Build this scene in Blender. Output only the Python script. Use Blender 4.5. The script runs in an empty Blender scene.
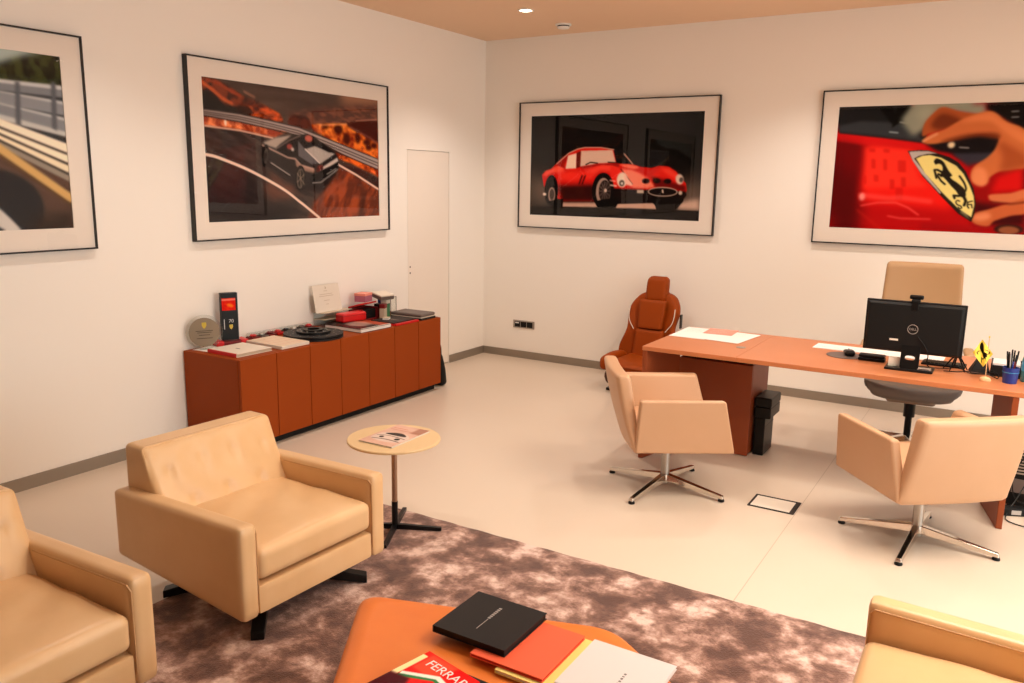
import bpy, bmesh, math, random
import numpy as np
from mathutils import Vector, Matrix
random.seed(7)
PI = math.pi
# ================================================================ camera
scn = bpy.context.scene
cd = bpy.data.cameras.new('camera'); cam = bpy.data.objects.new('camera', cd); scn.collection.objects.link(cam)
cd.sensor_width = 36.0; cd.lens = 823.57/1024*36; cd.clip_start = .05
R_ = Vector((0.85248623, 0.52251534, 0.01565112)); U_ = Vector((-0.11266796, 0.15441721, 0.98156062)); F_ = Vector((-0.51046368, 0.83853029, -0.19050929))
cam.matrix_world = Matrix(((R_.x, U_.x, -F_.x, 4.6779), (R_.y, U_.y, -F_.y, -7.1007), (R_.z, U_.z, -F_.z, 1.77), (0, 0, 0, 1)))
scn.camera = cam
# ================================================================ exposure, world
vs = scn.view_settings; vs.view_transform = 'Standard'; vs.look = 'None'; vs.gamma = 1.0; vs.exposure = 0.10; vs.use_curve_mapping = False
w = bpy.data.worlds.new('sky'); scn.world = w; w.use_nodes = True
bg = w.node_tree.nodes['Background']; bg.inputs[0].default_value = (.78, .88, 1, 1); bg.inputs[1].default_value = .7
# ================================================================ lights
WARM = (1.0, .91, .82)
def area(name, loc, size, sizey, energy, col, rot):
    l = bpy.data.lights.new(name, 'AREA'); l.shape = 'RECTANGLE'; l.size = size; l.size_y = sizey; l.energy = energy; l.color = col
    o = bpy.data.objects.new(name, l); o.location = loc; o.rotation_euler = rot; scn.collection.objects.link(o); return o
RX = 7.6; BY = -9.0; H = 3.121                      # room: x 0..7.6, y -9..0, height
# daylight through the shop window in the right-hand wall
area('window_daylight', (RX+.25, -4.35, 1.35), 2.5, 4.1, 110, (.98, .98, .98), (0, PI/2, 0)).data.spread = math.radians(150)
# added neutral fill light above the view, brightens the near right floor and seats
area('added_fill_light', (5.3, -3.55, H-.05), 1.5, 1.5, 21, (.96, .98, 1), (0, 0, 0)).data.spread = math.radians(130)
SPOTS = [(x, y) for x in (1.105, 3.3, 5.5) for y in (-1.10, -2.75, -4.4)]
def spot(loc, e):
    l = bpy.data.lights.new('downlight_lamp', 'SPOT'); l.energy = e; l.color = WARM; l.spot_size = math.radians(124); l.spot_blend = .7; l.shadow_soft_size = .06
    o = bpy.data.objects.new('downlight_lamp', l); o.location = loc; scn.collection.objects.link(o)
for (x, y) in SPOTS: spot((x, y, H-.03), 76 if y > -2 else 45)
# ---------------------------------------------------------------- prints: flat colour pictures, painted per vertex of their own sheet
def srgb(c): 
    c = np.asarray(c, float)/255.0
    return np.where(c <= .04045, c/12.92, ((c+.055)/1.055)**2.4)
def spline(pts, closed):
    n = len(pts); out = []
    rng = range(n) if closed else range(n-1)
    for i in rng:
        g = (lambda k: pts[k % n]) if closed else (lambda k: pts[min(max(k, 0), n-1)])
        a, b, c, d = g(i-1), g(i), g(i+1), g(i+2)
        for k in range(5):
            t = k/5.0
            out.append(tuple(.5*((2*b[j])+(-a[j]+c[j])*t+(2*a[j]-5*b[j]+4*c[j]-d[j])*t*t+(-a[j]+3*b[j]-3*c[j]+d[j])*t**3) for j in (0, 1)))
    if not closed: out.append(pts[-1])
    return out
def vnoise(X, Y, sx, sy, ang, seed):
    ca, sa = math.cos(ang), math.sin(ang)
    U = (X*ca+Y*sa)*sx; V = (-X*sa+Y*ca)*sy
    r = np.random.RandomState(seed); T = r.rand(128, 128)
    out = 0; amp = .6; tot = 0
    for o in range(3):
        u = U*2**o+17.3*o+40; v = V*2**o+9.1*o+40
        i = np.floor(u).astype(int); j = np.floor(v).astype(int); fu = u-i; fv = v-j
        fu = fu*fu*(3-2*fu); fv = fv*fv*(3-2*fv); i &= 127; j &= 127; i1 = (i+1) & 127; j1 = (j+1) & 127
        out = out+amp*((T[i, j]*(1-fu)+T[i1, j]*fu)*(1-fv)+(T[i, j1]*(1-fu)+T[i1, j1]*fu)*fv)
        tot += amp; amp *= .55
    return out/tot
def blurm(m, r):
    if r < 1: return m
    for ax in (0, 1):
        for _ in range(2):
            pad = [(0, 0), (0, 0)]; pad[ax] = (r+1, r)
            c = np.cumsum(np.pad(m, pad, mode='edge'), axis=ax)
            n = m.shape[ax]
            m = ((c[2*r+1:2*r+1+n] if ax == 0 else c[:, 2*r+1:2*r+1+n])-(c[:n] if ax == 0 else c[:, :n]))/(2*r+1)
    return m
def paint(ops, W, H, aspect, ss=2):
    w, h = W*ss, H*ss
    X, Y = np.meshgrid((np.arange(w)+.5)/w, (np.arange(h)+.5)/h)
    Ya = Y/aspect                                   # both axes in units of the sheet's width
    img = np.zeros((h, w, 3)); seed = 3
    def pairs(f): return [(f[i], f[i+1]) for i in range(0, len(f), 2)]
    def poly(pts):
        m = np.zeros((h, w), bool); n = len(pts)
        for i in range(n):
            (x0, y0), (x1, y1) = pts[i], pts[(i+1) % n]
            if y0 == y1: continue
            c = ((y0 > Y) != (y1 > Y)) & (X < (x1-x0)*(Y-y0)/(y1-y0)+x0)
            m ^= c
        return m.astype(float)
    def line(pts, wd):
        m = np.zeros((h, w))
        for (x0, y0), (x1, y1) in zip(pts, pts[1:]):
            y0, y1 = y0/aspect, y1/aspect
            dx, dy = x1-x0, y1-y0; L = dx*dx+dy*dy+1e-12
            t = np.clip(((X-x0)*dx+(Ya-y0)*dy)/L, 0, 1)
            d = np.hypot(X-x0-t*dx, Ya-y0-t*dy)
            m = np.maximum(m, np.clip((wd/2-d)*w+.5, 0, 1))
        return m
    for op in ops:
        k = op[0]; seed += 1
        if k == 'F':
            n = vnoise(X, Ya, op[3], op[4], op[5], seed)[..., None]
            img[:] = np.array(op[1])*n+np.array(op[2])*(1-n); continue
        if k in 'Pp': m = poly(spline(pairs(op[1]), True) if k == 'p' else pairs(op[1])); col = np.array(op[2], float); b, a = op[3], op[4]
        elif k in 'Tt':
            m = poly(spline(pairs(op[1]), True) if k == 't' else pairs(op[1]))
            n = np.clip((vnoise(X, Ya, op[4]*1.9, op[5]*1.9, op[6], seed)-.5)*3.2+.5, 0, 1)[..., None]
            col = np.array(op[2])*n+np.array(op[3])*(1-n); b, a = op[7], op[8]
        elif k in 'Ll': m = line(spline(pairs(op[1]), False) if k == 'l' else pairs(op[1]), op[2]); col = np.array(op[3], float); b, a = op[4], op[5]
        elif k == 'E':
            cx, cy = op[1]; dx = X-cx; dy = Ya-cy/aspect; c, s = math.cos(op[4]), math.sin(op[4])
            q = np.hypot((dx*c+dy*s)/op[2], (-dx*s+dy*c)/op[3]); m = np.clip((1-q)*min(op[2], op[3])*w+.5, 0, 1)
            col = np.array(op[5], float); b, a = op[6], op[7]
        m = blurm(m, int(round(b*w)))[..., None]*a
        img = img*(1-m)+col*m
    img = img.reshape(H, ss, W, ss, 3).mean((1, 3))
    return np.clip(srgb(np.clip(img, 0, 255))**1.12*1.22, 0, .95)
# ================================================================ helpers
def node(nt, t, **kw):
    n = nt.nodes.new(t)
    for k, v in kw.items(): setattr(n, k, v)
    return n
def lin(c):
    return tuple(float(x) for x in srgb(c))
def mat(name, col, rough=.5, metal=0., spec=.5, noise=None, bump=None, coat=0., emit=None, trans=None):
    """col: sRGB 0-255. noise=(scale, second colour, amount); bump=(scale, strength, distance)"""
    m = bpy.data.materials.new(name); m.use_nodes = True; nt = m.node_tree; b = nt.nodes['Principled BSDF']
    b.inputs['Base Color'].default_value = (*lin(col), 1); b.inputs['Roughness'].default_value = rough
    b.inputs['Metallic'].default_value = metal; b.inputs['Specular IOR Level'].default_value = spec; b.inputs['Coat Weight'].default_value = coat
    tc = node(nt, 'ShaderNodeTexCoord')
    if noise:
        n = node(nt, 'ShaderNodeTexNoise'); n.inputs['Scale'].default_value = noise[0]; n.inputs['Detail'].default_value = 4
        nt.links.new(tc.outputs['Object'], n.inputs['Vector'])
        r = node(nt, 'ShaderNodeValToRGB'); r.color_ramp.elements[0].position = .35; r.color_ramp.elements[1].position = .65
        a = np.array(lin(col)); c2 = np.array(lin(noise[1]))
        r.color_ramp.elements[0].color = (*a, 1); r.color_ramp.elements[1].color = (*(a*(1-noise[2])+c2*noise[2]), 1)
        nt.links.new(n.outputs['Fac'], r.inputs['Fac']); nt.links.new(r.outputs['Color'], b.inputs['Base Color'])
    if bump:
        n = node(nt, 'ShaderNodeTexNoise'); n.inputs['Scale'].default_value = bump[0]; n.inputs['Detail'].default_value = 6
        nt.links.new(tc.outputs['Object'], n.inputs['Vector'])
        k = node(nt, 'ShaderNodeBump'); k.inputs['Strength'].default_value = bump[1]; k.inputs['Distance'].default_value = bump[2]
        nt.links.new(n.outputs['Fac'], k.inputs['Height']); nt.links.new(k.outputs['Normal'], b.inputs['Normal'])
    if emit:
        b.inputs['Emission Color'].default_value = (*lin(emit[0]), 1); b.inputs['Emission Strength'].default_value = emit[1]
    if trans:
        b.inputs['Transmission Weight'].default_value = trans
    return m
def pane_mat(name, tint=(1, 1, 1), ior=1.45, rough=.0):
    m = bpy.data.materials.new(name); m.use_nodes = True; nt = m.node_tree; nt.nodes.remove(nt.nodes['Principled BSDF'])
    t = node(nt, 'ShaderNodeBsdfTransparent'); t.inputs[0].default_value = (*tint, 1); g = node(nt, 'ShaderNodeBsdfGlossy'); g.inputs['Roughness'].default_value = rough
    f = node(nt, 'ShaderNodeLayerWeight'); f.inputs['Blend'].default_value = .5; p5 = node(nt, 'ShaderNodeMath', operation='POWER'); p5.inputs[1].default_value = 5
    ma = node(nt, 'ShaderNodeMath', operation='MULTIPLY_ADD'); ma.inputs[1].default_value = .96; ma.inputs[2].default_value = .035; x = node(nt, 'ShaderNodeMixShader')
    nt.links.new(f.outputs['Facing'], p5.inputs[0]); nt.links.new(p5.outputs[0], ma.inputs[0]); nt.links.new(ma.outputs[0], x.inputs[0]); nt.links.new(t.outputs[0], x.inputs[1]); nt.links.new(g.outputs[0], x.inputs[2])
    nt.links.new(x.outputs[0], nt.nodes['Material Output'].inputs['Surface']); return m
M = dict(
 wall_far=mat('bounce_cutting_dark_wall', (120, 92, 72), .7), wall=mat('wall_paint', (248, 241, 232), .6, spec=.3), ceiling=mat('ceiling_paint', (238, 205, 174), .8, spec=.2),
 skirting=mat('brushed_skirting', (150, 138, 124), .45, .4), door=mat('door_paint', (242, 231, 219), .55, spec=.3), dark=mat('dark_gap', (40, 30, 24), .8),
 leather=mat('cream_leather', (230, 190, 142), .36, bump=(340, .12, .002), noise=(5, (222, 178, 126), .6)),
 leatherc=mat('chair_leather', (202, 158, 122), .42, bump=(300, .1, .002), noise=(4, (198, 154, 116), .6)),
 piping=mat('leather_piping', (205, 160, 112), .5), orange=mat('orange_leather', (232, 126, 48), .4, bump=(300, .15, .002), noise=(6, (222, 114, 40), .5)),
 cog=mat('cognac_leather', (146, 60, 0), .6, spec=.2, bump=(220, .12, .002)), cogdark=mat('cognac_seam', (70, 34, 20), .6),
 desk=mat('desk_leather', (196, 120, 76), .38, bump=(220, .1, .002), noise=(3, (188, 112, 68), .5)), deskside=mat('desk_side_leather', (146, 66, 26), .45, bump=(220, .1, .002)),
 black=mat('black_plastic', (12, 11, 11), .4, spec=.25), blackm=mat('black_matt', (9, 9, 9), .6, spec=.3), blackmet=mat('black_metal', (22, 21, 22), .35, .6),
 chrome=mat('chrome', (220, 214, 206), .12, 1.), steel=mat('brushed_steel', (176, 170, 164), .35, 1.), champagne=mat('champagne_metal', (170, 138, 112), .35, .8),
 white=mat('white_paper', (240, 236, 230), .6), offwhite=mat('offwhite_card', (228, 216, 200), .6), pink=mat('pink_paper', (238, 150, 130), .6), greycard=mat('pale_grey_card', (222, 214, 212), .5),
 red=mat('bright_red', (206, 14, 18), .4), redbk=mat('red_cover', (240, 98, 62), .45), yellow=mat('yellow_cover', (244, 222, 128), .5), darkred=mat('dark_red', (120, 16, 20), .5),
 green=mat('green_paper', (60, 120, 80), .6), blue=mat('blue_plastic', (20, 50, 130), .3), teal=mat('teal_plastic', (70, 140, 150), .25), skyblue=mat('sky_blue_strip', (70, 160, 200), .5),
 taupe=mat('taupe_leather', (150, 128, 110), .5, bump=(300, .1, .002)), tanfab=mat('tan_leather', (178, 140, 100), .5, bump=(300, .1, .002)), grey=mat('grey_leather', (122, 110, 100), .5),
 wood=mat('pale_wood', (222, 176, 128), .5), cover=mat('brown_grey_cover', (104, 90, 84), .5), darkcover=mat('charcoal_cover', (30, 27, 27), .5, spec=.25), mat_board=mat('mat_board', (240, 228, 216), .7, spec=.2),
 frame=mat('black_frame', (16, 13, 12), .4), glass=pane_mat('picture_glass'), clear=pane_mat('clear_acrylic', (.93, .95, .94)), plaque=mat('bronze_disc', (142, 126, 104), .4, .3), gold=mat('gold_print', (206, 180, 60), .5),
 lampglow=mat('lamp_glow', (255, 240, 215), .5, emit=((255, 232, 200), 9.)), tabletop=mat('cream_table_leather', (222, 190, 142), .45, bump=(300, .1, .002)), skin=mat('screen', (10, 10, 12), .2),
 purple=mat('mauve_paper', (176, 100, 120), .6), silver=mat('silver_print', (190, 184, 178), .4, .6), textgrey=mat('grey_print', (120, 110, 106), .6), boxboard=mat('box_board', (196, 178, 154), .6),
)
def floor_mat():
    m = bpy.data.materials.new('resin_floor'); m.use_nodes = True; nt = m.node_tree; b = nt.nodes['Principled BSDF']; L = nt.links.new
    tc = node(nt, 'ShaderNodeTexCoord'); br = node(nt, 'ShaderNodeTexBrick'); br.offset = 0; br.squash = 1
    mp = node(nt, 'ShaderNodeMapping'); mp.inputs['Location'].default_value = (.0, 12, 0); L(tc.outputs['Object'], mp.inputs['Vector']); L(mp.outputs[0], br.inputs['Vector'])
    br.inputs['Scale'].default_value = 1; br.inputs['Brick Width'].default_value = 3.8; br.inputs['Row Height'].default_value = 24; br.inputs['Mortar Size'].default_value = .0022
    br.inputs['Color1'].default_value = (1, 1, 1, 1); br.inputs['Color2'].default_value = (1, 1, 1, 1); br.inputs['Mortar'].default_value = (.72, .68, .62, 1)
    n = node(nt, 'ShaderNodeTexNoise'); n.inputs['Scale'].default_value = .9; n.inputs['Detail'].default_value = 5; L(tc.outputs['Object'], n.inputs['Vector'])
    r = node(nt, 'ShaderNodeValToRGB'); r.color_ramp.elements[0].color = (*lin((212, 194, 174)), 1); r.color_ramp.elements[1].color = (*lin((219, 201, 183)), 1); L(n.outputs['Fac'], r.inputs['Fac'])
    x = node(nt, 'ShaderNodeMixRGB', blend_type='MULTIPLY'); x.inputs[0].default_value = 1; L(r.outputs[0], x.inputs[1]); L(br.outputs[0], x.inputs[2]); L(x.outputs[0], b.inputs['Base Color'])
    b.inputs['Roughness'].default_value = .32; b.inputs['Specular IOR Level'].default_value = .45
    n2 = node(nt, 'ShaderNodeTexNoise'); n2.inputs['Scale'].default_value = 3.5; L(tc.outputs['Object'], n2.inputs['Vector'])
    k = node(nt, 'ShaderNodeBump'); k.inputs['Strength'].default_value = .05; k.inputs['Distance'].default_value = .02; L(n2.outputs['Fac'], k.inputs['Height']); L(k.outputs[0], b.inputs['Normal'])
    return m
def rug_mat():
    m = bpy.data.materials.new('clouded_rug'); m.use_nodes = True; nt = m.node_tree; b = nt.nodes['Principled BSDF']; L = nt.links.new
    tc = node(nt, 'ShaderNodeTexCoord'); n = node(nt, 'ShaderNodeTexNoise'); n.inputs['Scale'].default_value = 5.2; n.inputs['Detail'].default_value = 7; n.inputs['Roughness'].default_value = .66; n.inputs['Distortion'].default_value = .12
    L(tc.outputs['Object'], n.inputs['Vector']); r = node(nt, 'ShaderNodeValToRGB'); e = r.color_ramp.elements
    e[0].position = .40; e[0].color = (*lin((92, 60, 48)), 1); e[1].position = .64; e[1].color = (*lin((226, 196, 182)), 1)
    q = e.new(.48); q.color = (*lin((124, 88, 74)), 1); q = e.new(.545); q.color = (*lin((170, 132, 116)), 1)
    L(n.outputs['Fac'], r.inputs['Fac']); L(r.outputs[0], b.inputs['Base Color']); b.inputs['Roughness'].default_value = .9; b.inputs['Specular IOR Level'].default_value = .15
    b.inputs['Sheen Weight'].default_value = .3
    f = node(nt, 'ShaderNodeTexNoise'); f.inputs['Scale'].default_value = 160; L(tc.outputs['Object'], f.inputs['Vector'])
    k = node(nt, 'ShaderNodeBump'); k.inputs['Strength'].default_value = .6; k.inputs['Distance'].default_value = .006; L(f.outputs['Fac'], k.inputs['Height']); L(k.outputs[0], b.inputs['Normal'])
    return m
def print_mat(name, rough=.5):
    m = bpy.data.materials.new(name); m.use_nodes = True; nt = m.node_tree; b = nt.nodes['Principled BSDF']; a = node(nt, 'ShaderNodeAttribute'); a.attribute_name = 'ink'
    nt.links.new(a.outputs['Color'], b.inputs['Base Color']); b.inputs['Roughness'].default_value = rough; b.inputs['Specular IOR Level'].default_value = .05; return m
M['floor'] = floor_mat(); M['rug'] = rug_mat(); M['ink'] = print_mat('printed_ink'); M['inkgloss'] = print_mat('glossy_print', .25)

def obj(name, bm, m, parent=None, smooth=False, loc=None):
    me = bpy.data.meshes.new(name)
    if isinstance(bm, bmesh.types.BMesh):
        bmesh.ops.recalc_face_normals(bm, faces=bm.faces); bm.to_mesh(me); bm.free()
    else: me = bm
    if m is not None:
        me.materials.clear(); me.materials.append(m)
    if smooth:
        for f in me.polygons: f.use_smooth = True
        try: me.set_sharp_from_angle(angle=math.radians(38))
        except Exception: pass
    o = bpy.data.objects.new(name, me); scn.collection.objects.link(o)
    if parent is not None: o.parent = parent
    if loc is not None: o.location = loc
    return o
def thing(name, label, cat, loc=(0, 0, 0), rz=0, group=None):
    o = bpy.data.objects.new(name, None); o.empty_display_size = .1; scn.collection.objects.link(o); o.location = loc; o.rotation_euler = (0, 0, rz)
    o['label'] = label; o['category'] = cat
    if group: o['group'] = group
    return o
def tag(o, label, cat, group=None):
    o['label'] = label; o['category'] = cat
    if group: o['group'] = group
    return o
def struct(o): o['kind'] = 'structure'; return o
def copy_tree(o, parent=None):
    c = o.copy(); scn.collection.objects.link(c)
    if parent: c.parent = parent
    for ch in o.children: copy_tree(ch, c)
    return c
def BM(): return bmesh.new()
def box(bm, x0, x1, y0, y1, z0, z1, mtx=None):
    v = [bm.verts.new(mtx @ Vector(p) if mtx else p) for p in ((x0, y0, z0), (x1, y0, z0), (x1, y1, z0), (x0, y1, z0), (x0, y0, z1), (x1, y0, z1), (x1, y1, z1), (x0, y1, z1))]
    for f in ((0, 3, 2, 1), (4, 5, 6, 7), (0, 1, 5, 4), (1, 2, 6, 5), (2, 3, 7, 6), (3, 0, 4, 7)): bm.faces.new([v[i] for i in f])
    return bm
def hexa(bm, bottom, top):
    """eight corners: four below, four above, same order"""
    v = [bm.verts.new(p) for p in list(bottom)+list(top)]
    for f in ((0, 3, 2, 1), (4, 5, 6, 7), (0, 1, 5, 4), (1, 2, 6, 5), (2, 3, 7, 6), (3, 0, 4, 7)): bm.faces.new([v[i] for i in f])
    return bm
def bevel(o, wd, seg=3, ang=30):
    md = o.modifiers.new('bevel', 'BEVEL'); md.width = wd; md.segments = seg; md.limit_method = 'ANGLE'; md.angle_limit = math.radians(ang); md.use_clamp_overlap = True
    for f in o.data.polygons: f.use_smooth = True
    try: o.data.set_sharp_from_angle(angle=math.radians(38))
    except Exception: pass
    md.harden_normals = True
    return o
def subsurf(o, n=2):
    md = o.modifiers.new('smooth', 'SUBSURF'); md.levels = n; md.render_levels = n
    for f in o.data.polygons: f.use_smooth = True
    return o
def prism(bm, pts, z0, z1):
    a = [bm.verts.new((x, y, z0)) for x, y in pts]; b = [bm.verts.new((x, y, z1)) for x, y in pts]; n = len(pts)
    bm.faces.new(a[::-1]); bm.faces.new(b)
    for i in range(n): bm.faces.new((a[i], a[(i+1) % n], b[(i+1) % n], b[i]))
    return bm
def lathe(bm, prof, n=40, c=(0, 0), z=0):
    rings = []
    for r, h in prof: rings.append([bm.verts.new((c[0]+r*math.cos(2*PI*i/n), c[1]+r*math.sin(2*PI*i/n), z+h)) for i in range(n)])
    for a, b in zip(rings, rings[1:]):
        for i in range(n): bm.faces.new((a[i], a[(i+1) % n], b[(i+1) % n], b[i]))
    bm.faces.new(rings[0][::-1]); bm.faces.new(rings[-1]); return bm
def tube(bm, pts, r, n=8, cap=True):
    pts = [Vector(p) for p in pts]; prev = None; rings = []
    for i, p in enumerate(pts):
        t = (pts[min(i+1, len(pts)-1)]-pts[max(i-1, 0)]).normalized()
        if prev is None: a = t.orthogonal().normalized()
        else:
            a = prev-t*prev.dot(t); a = a.normalized() if a.length > 1e-6 else t.orthogonal().normalized()
        prev = a; b = t.cross(a); rr = r[i] if isinstance(r, (list, tuple)) else r
        rings.append([bm.verts.new(p+a*rr*math.cos(2*PI*k/n)+b*rr*math.sin(2*PI*k/n)) for k in range(n)])
    for A, B in zip(rings, rings[1:]):
        for k in range(n): bm.faces.new((A[k], A[(k+1) % n], B[(k+1) % n], B[k]))
    if cap: bm.faces.new(rings[0][::-1]); bm.faces.new(rings[-1])
    return bm
def curve_pts(ctrl, n=8):
    P = [Vector(p) for p in ctrl]; out = []
    for i in range(len(P)-1):
        a, b, c, d = P[max(i-1, 0)], P[i], P[i+1], P[min(i+2, len(P)-1)]
        for k in range(n):
            t = k/n; out.append(.5*((2*b)+(c-a)*t+(2*a-5*b+4*c-d)*t*t+(3*b-a-3*c+d)*t**3))
    return out+[P[-1]]
def soft(size, r, n=(24, 24, 8), deform=None):
    """dense box with rounded edges centred on the origin; deform(p, q) moves each point, q = position in -1..1"""
    bm = bmesh.new(); hx, hy, hz = size[0]/2, size[1]/2, size[2]/2; cache = {}
    def vert(i, j, k):
        key = (i, j, k)
        if key in cache: return cache[key]
        q = Vector((2*i/n[0]-1, 2*j/n[1]-1, 2*k/n[2]-1)); p = Vector((q.x*hx, q.y*hy, q.z*hz))
        inn = Vector((max(-hx+r, min(hx-r, p.x)), max(-hy+r, min(hy-r, p.y)), max(-hz+r, min(hz-r, p.z)))); d = p-inn
        if d.length > 1e-9:
            # equalise the corner: keep surface points on the sphere
            d = d.normalized()*r; p = inn+d
        if deform: p = deform(p, q)
        v = bm.verts.new(p); cache[key] = v; return v
    # non-uniform parameter so that the corner gets vertices
    nx, ny, nz = n
    for k in (0, nz):
        for i in range(nx):
            for j in range(ny): bm.faces.new((vert(i, j, k), vert(i+1, j, k), vert(i+1, j+1, k), vert(i, j+1, k)))
    for j in (0, ny):
        for i in range(nx):
            for k in range(nz): bm.faces.new((vert(i, j, k), vert(i+1, j, k), vert(i+1, j, k+1), vert(i, j, k+1)))
    for i in (0, nx):
        for j in range(ny):
            for k in range(nz): bm.faces.new((vert(i, j, k), vert(i, j+1, k), vert(i, j+1, k+1), vert(i, j, k+1)))
    return bm
def softbox(name, x0, x1, y0, y1, z0, z1, r, m, parent, n=None, deform=None):
    s = (x1-x0, y1-y0, z1-z0); n = n or tuple(max(6, min(48, int(a/.02))) for a in s)
    bm = soft(s, min(r, min(s)/2*.98), n, deform); o = obj(name, bm, m, parent, True)
    o.location = ((x0+x1)/2, (y0+y1)/2, (z0+z1)/2); return o
def sheet(name, W, Hh, w, h, ops, m, parent=None, thick=None):
    """flat printed sheet in its own XY plane (x right, y up), origin at lower left corner"""
    C = paint(ops, W, Hh, w/h)
    nv = (W+1)*(Hh+1); xs, ys = np.meshgrid(np.linspace(0, w, W+1), np.linspace(h, 0, Hh+1)); co = np.zeros((nv, 3)); co[:, 0] = xs.ravel(); co[:, 1] = ys.ravel()
    P = np.pad(C, ((0, 1), (0, 1), (0, 0)), mode='edge'); P2 = np.pad(C, ((1, 0), (1, 0), (0, 0)), mode='edge'); V = (P+P2)/2
    i = np.arange(nv).reshape(Hh+1, W+1); F = np.stack([i[1:, :-1], i[1:, 1:], i[:-1, 1:], i[:-1, :-1]], -1).reshape(-1, 4)
    me = bpy.data.meshes.new(name); me.vertices.add(nv); me.vertices.foreach_set('co', co.ravel()); me.loops.add(F.size); me.loops.foreach_set('vertex_index', F.ravel().astype(np.int32))
    me.polygons.add(len(F)); me.polygons.foreach_set('loop_start', np.arange(0, F.size, 4, dtype=np.int32)); me.update(calc_edges=True)
    at = me.color_attributes.new('ink', 'FLOAT_COLOR', 'POINT'); at.data.foreach_set('color', np.concatenate([V.reshape(-1, 3), np.ones((nv, 1))], 1).ravel())
    me.validate(); return obj(name, me, m, parent)
def text(name, s, size, m, parent, loc, rot, extrude=.0006, align='CENTER'):
    c = bpy.data.curves.new(name, 'FONT'); c.body = s; c.size = size; c.extrude = extrude; c.align_x = align; c.align_y = 'CENTER'
    o = bpy.data.objects.new(name, c); scn.collection.objects.link(o)
    dg = bpy.context.evaluated_depsgraph_get(); me = bpy.data.meshes.new_from_object(o.evaluated_get(dg)); bpy.data.objects.remove(o)
    q = obj(name, me, m, parent); q.location = loc; q.rotation_euler = rot; return q
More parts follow.
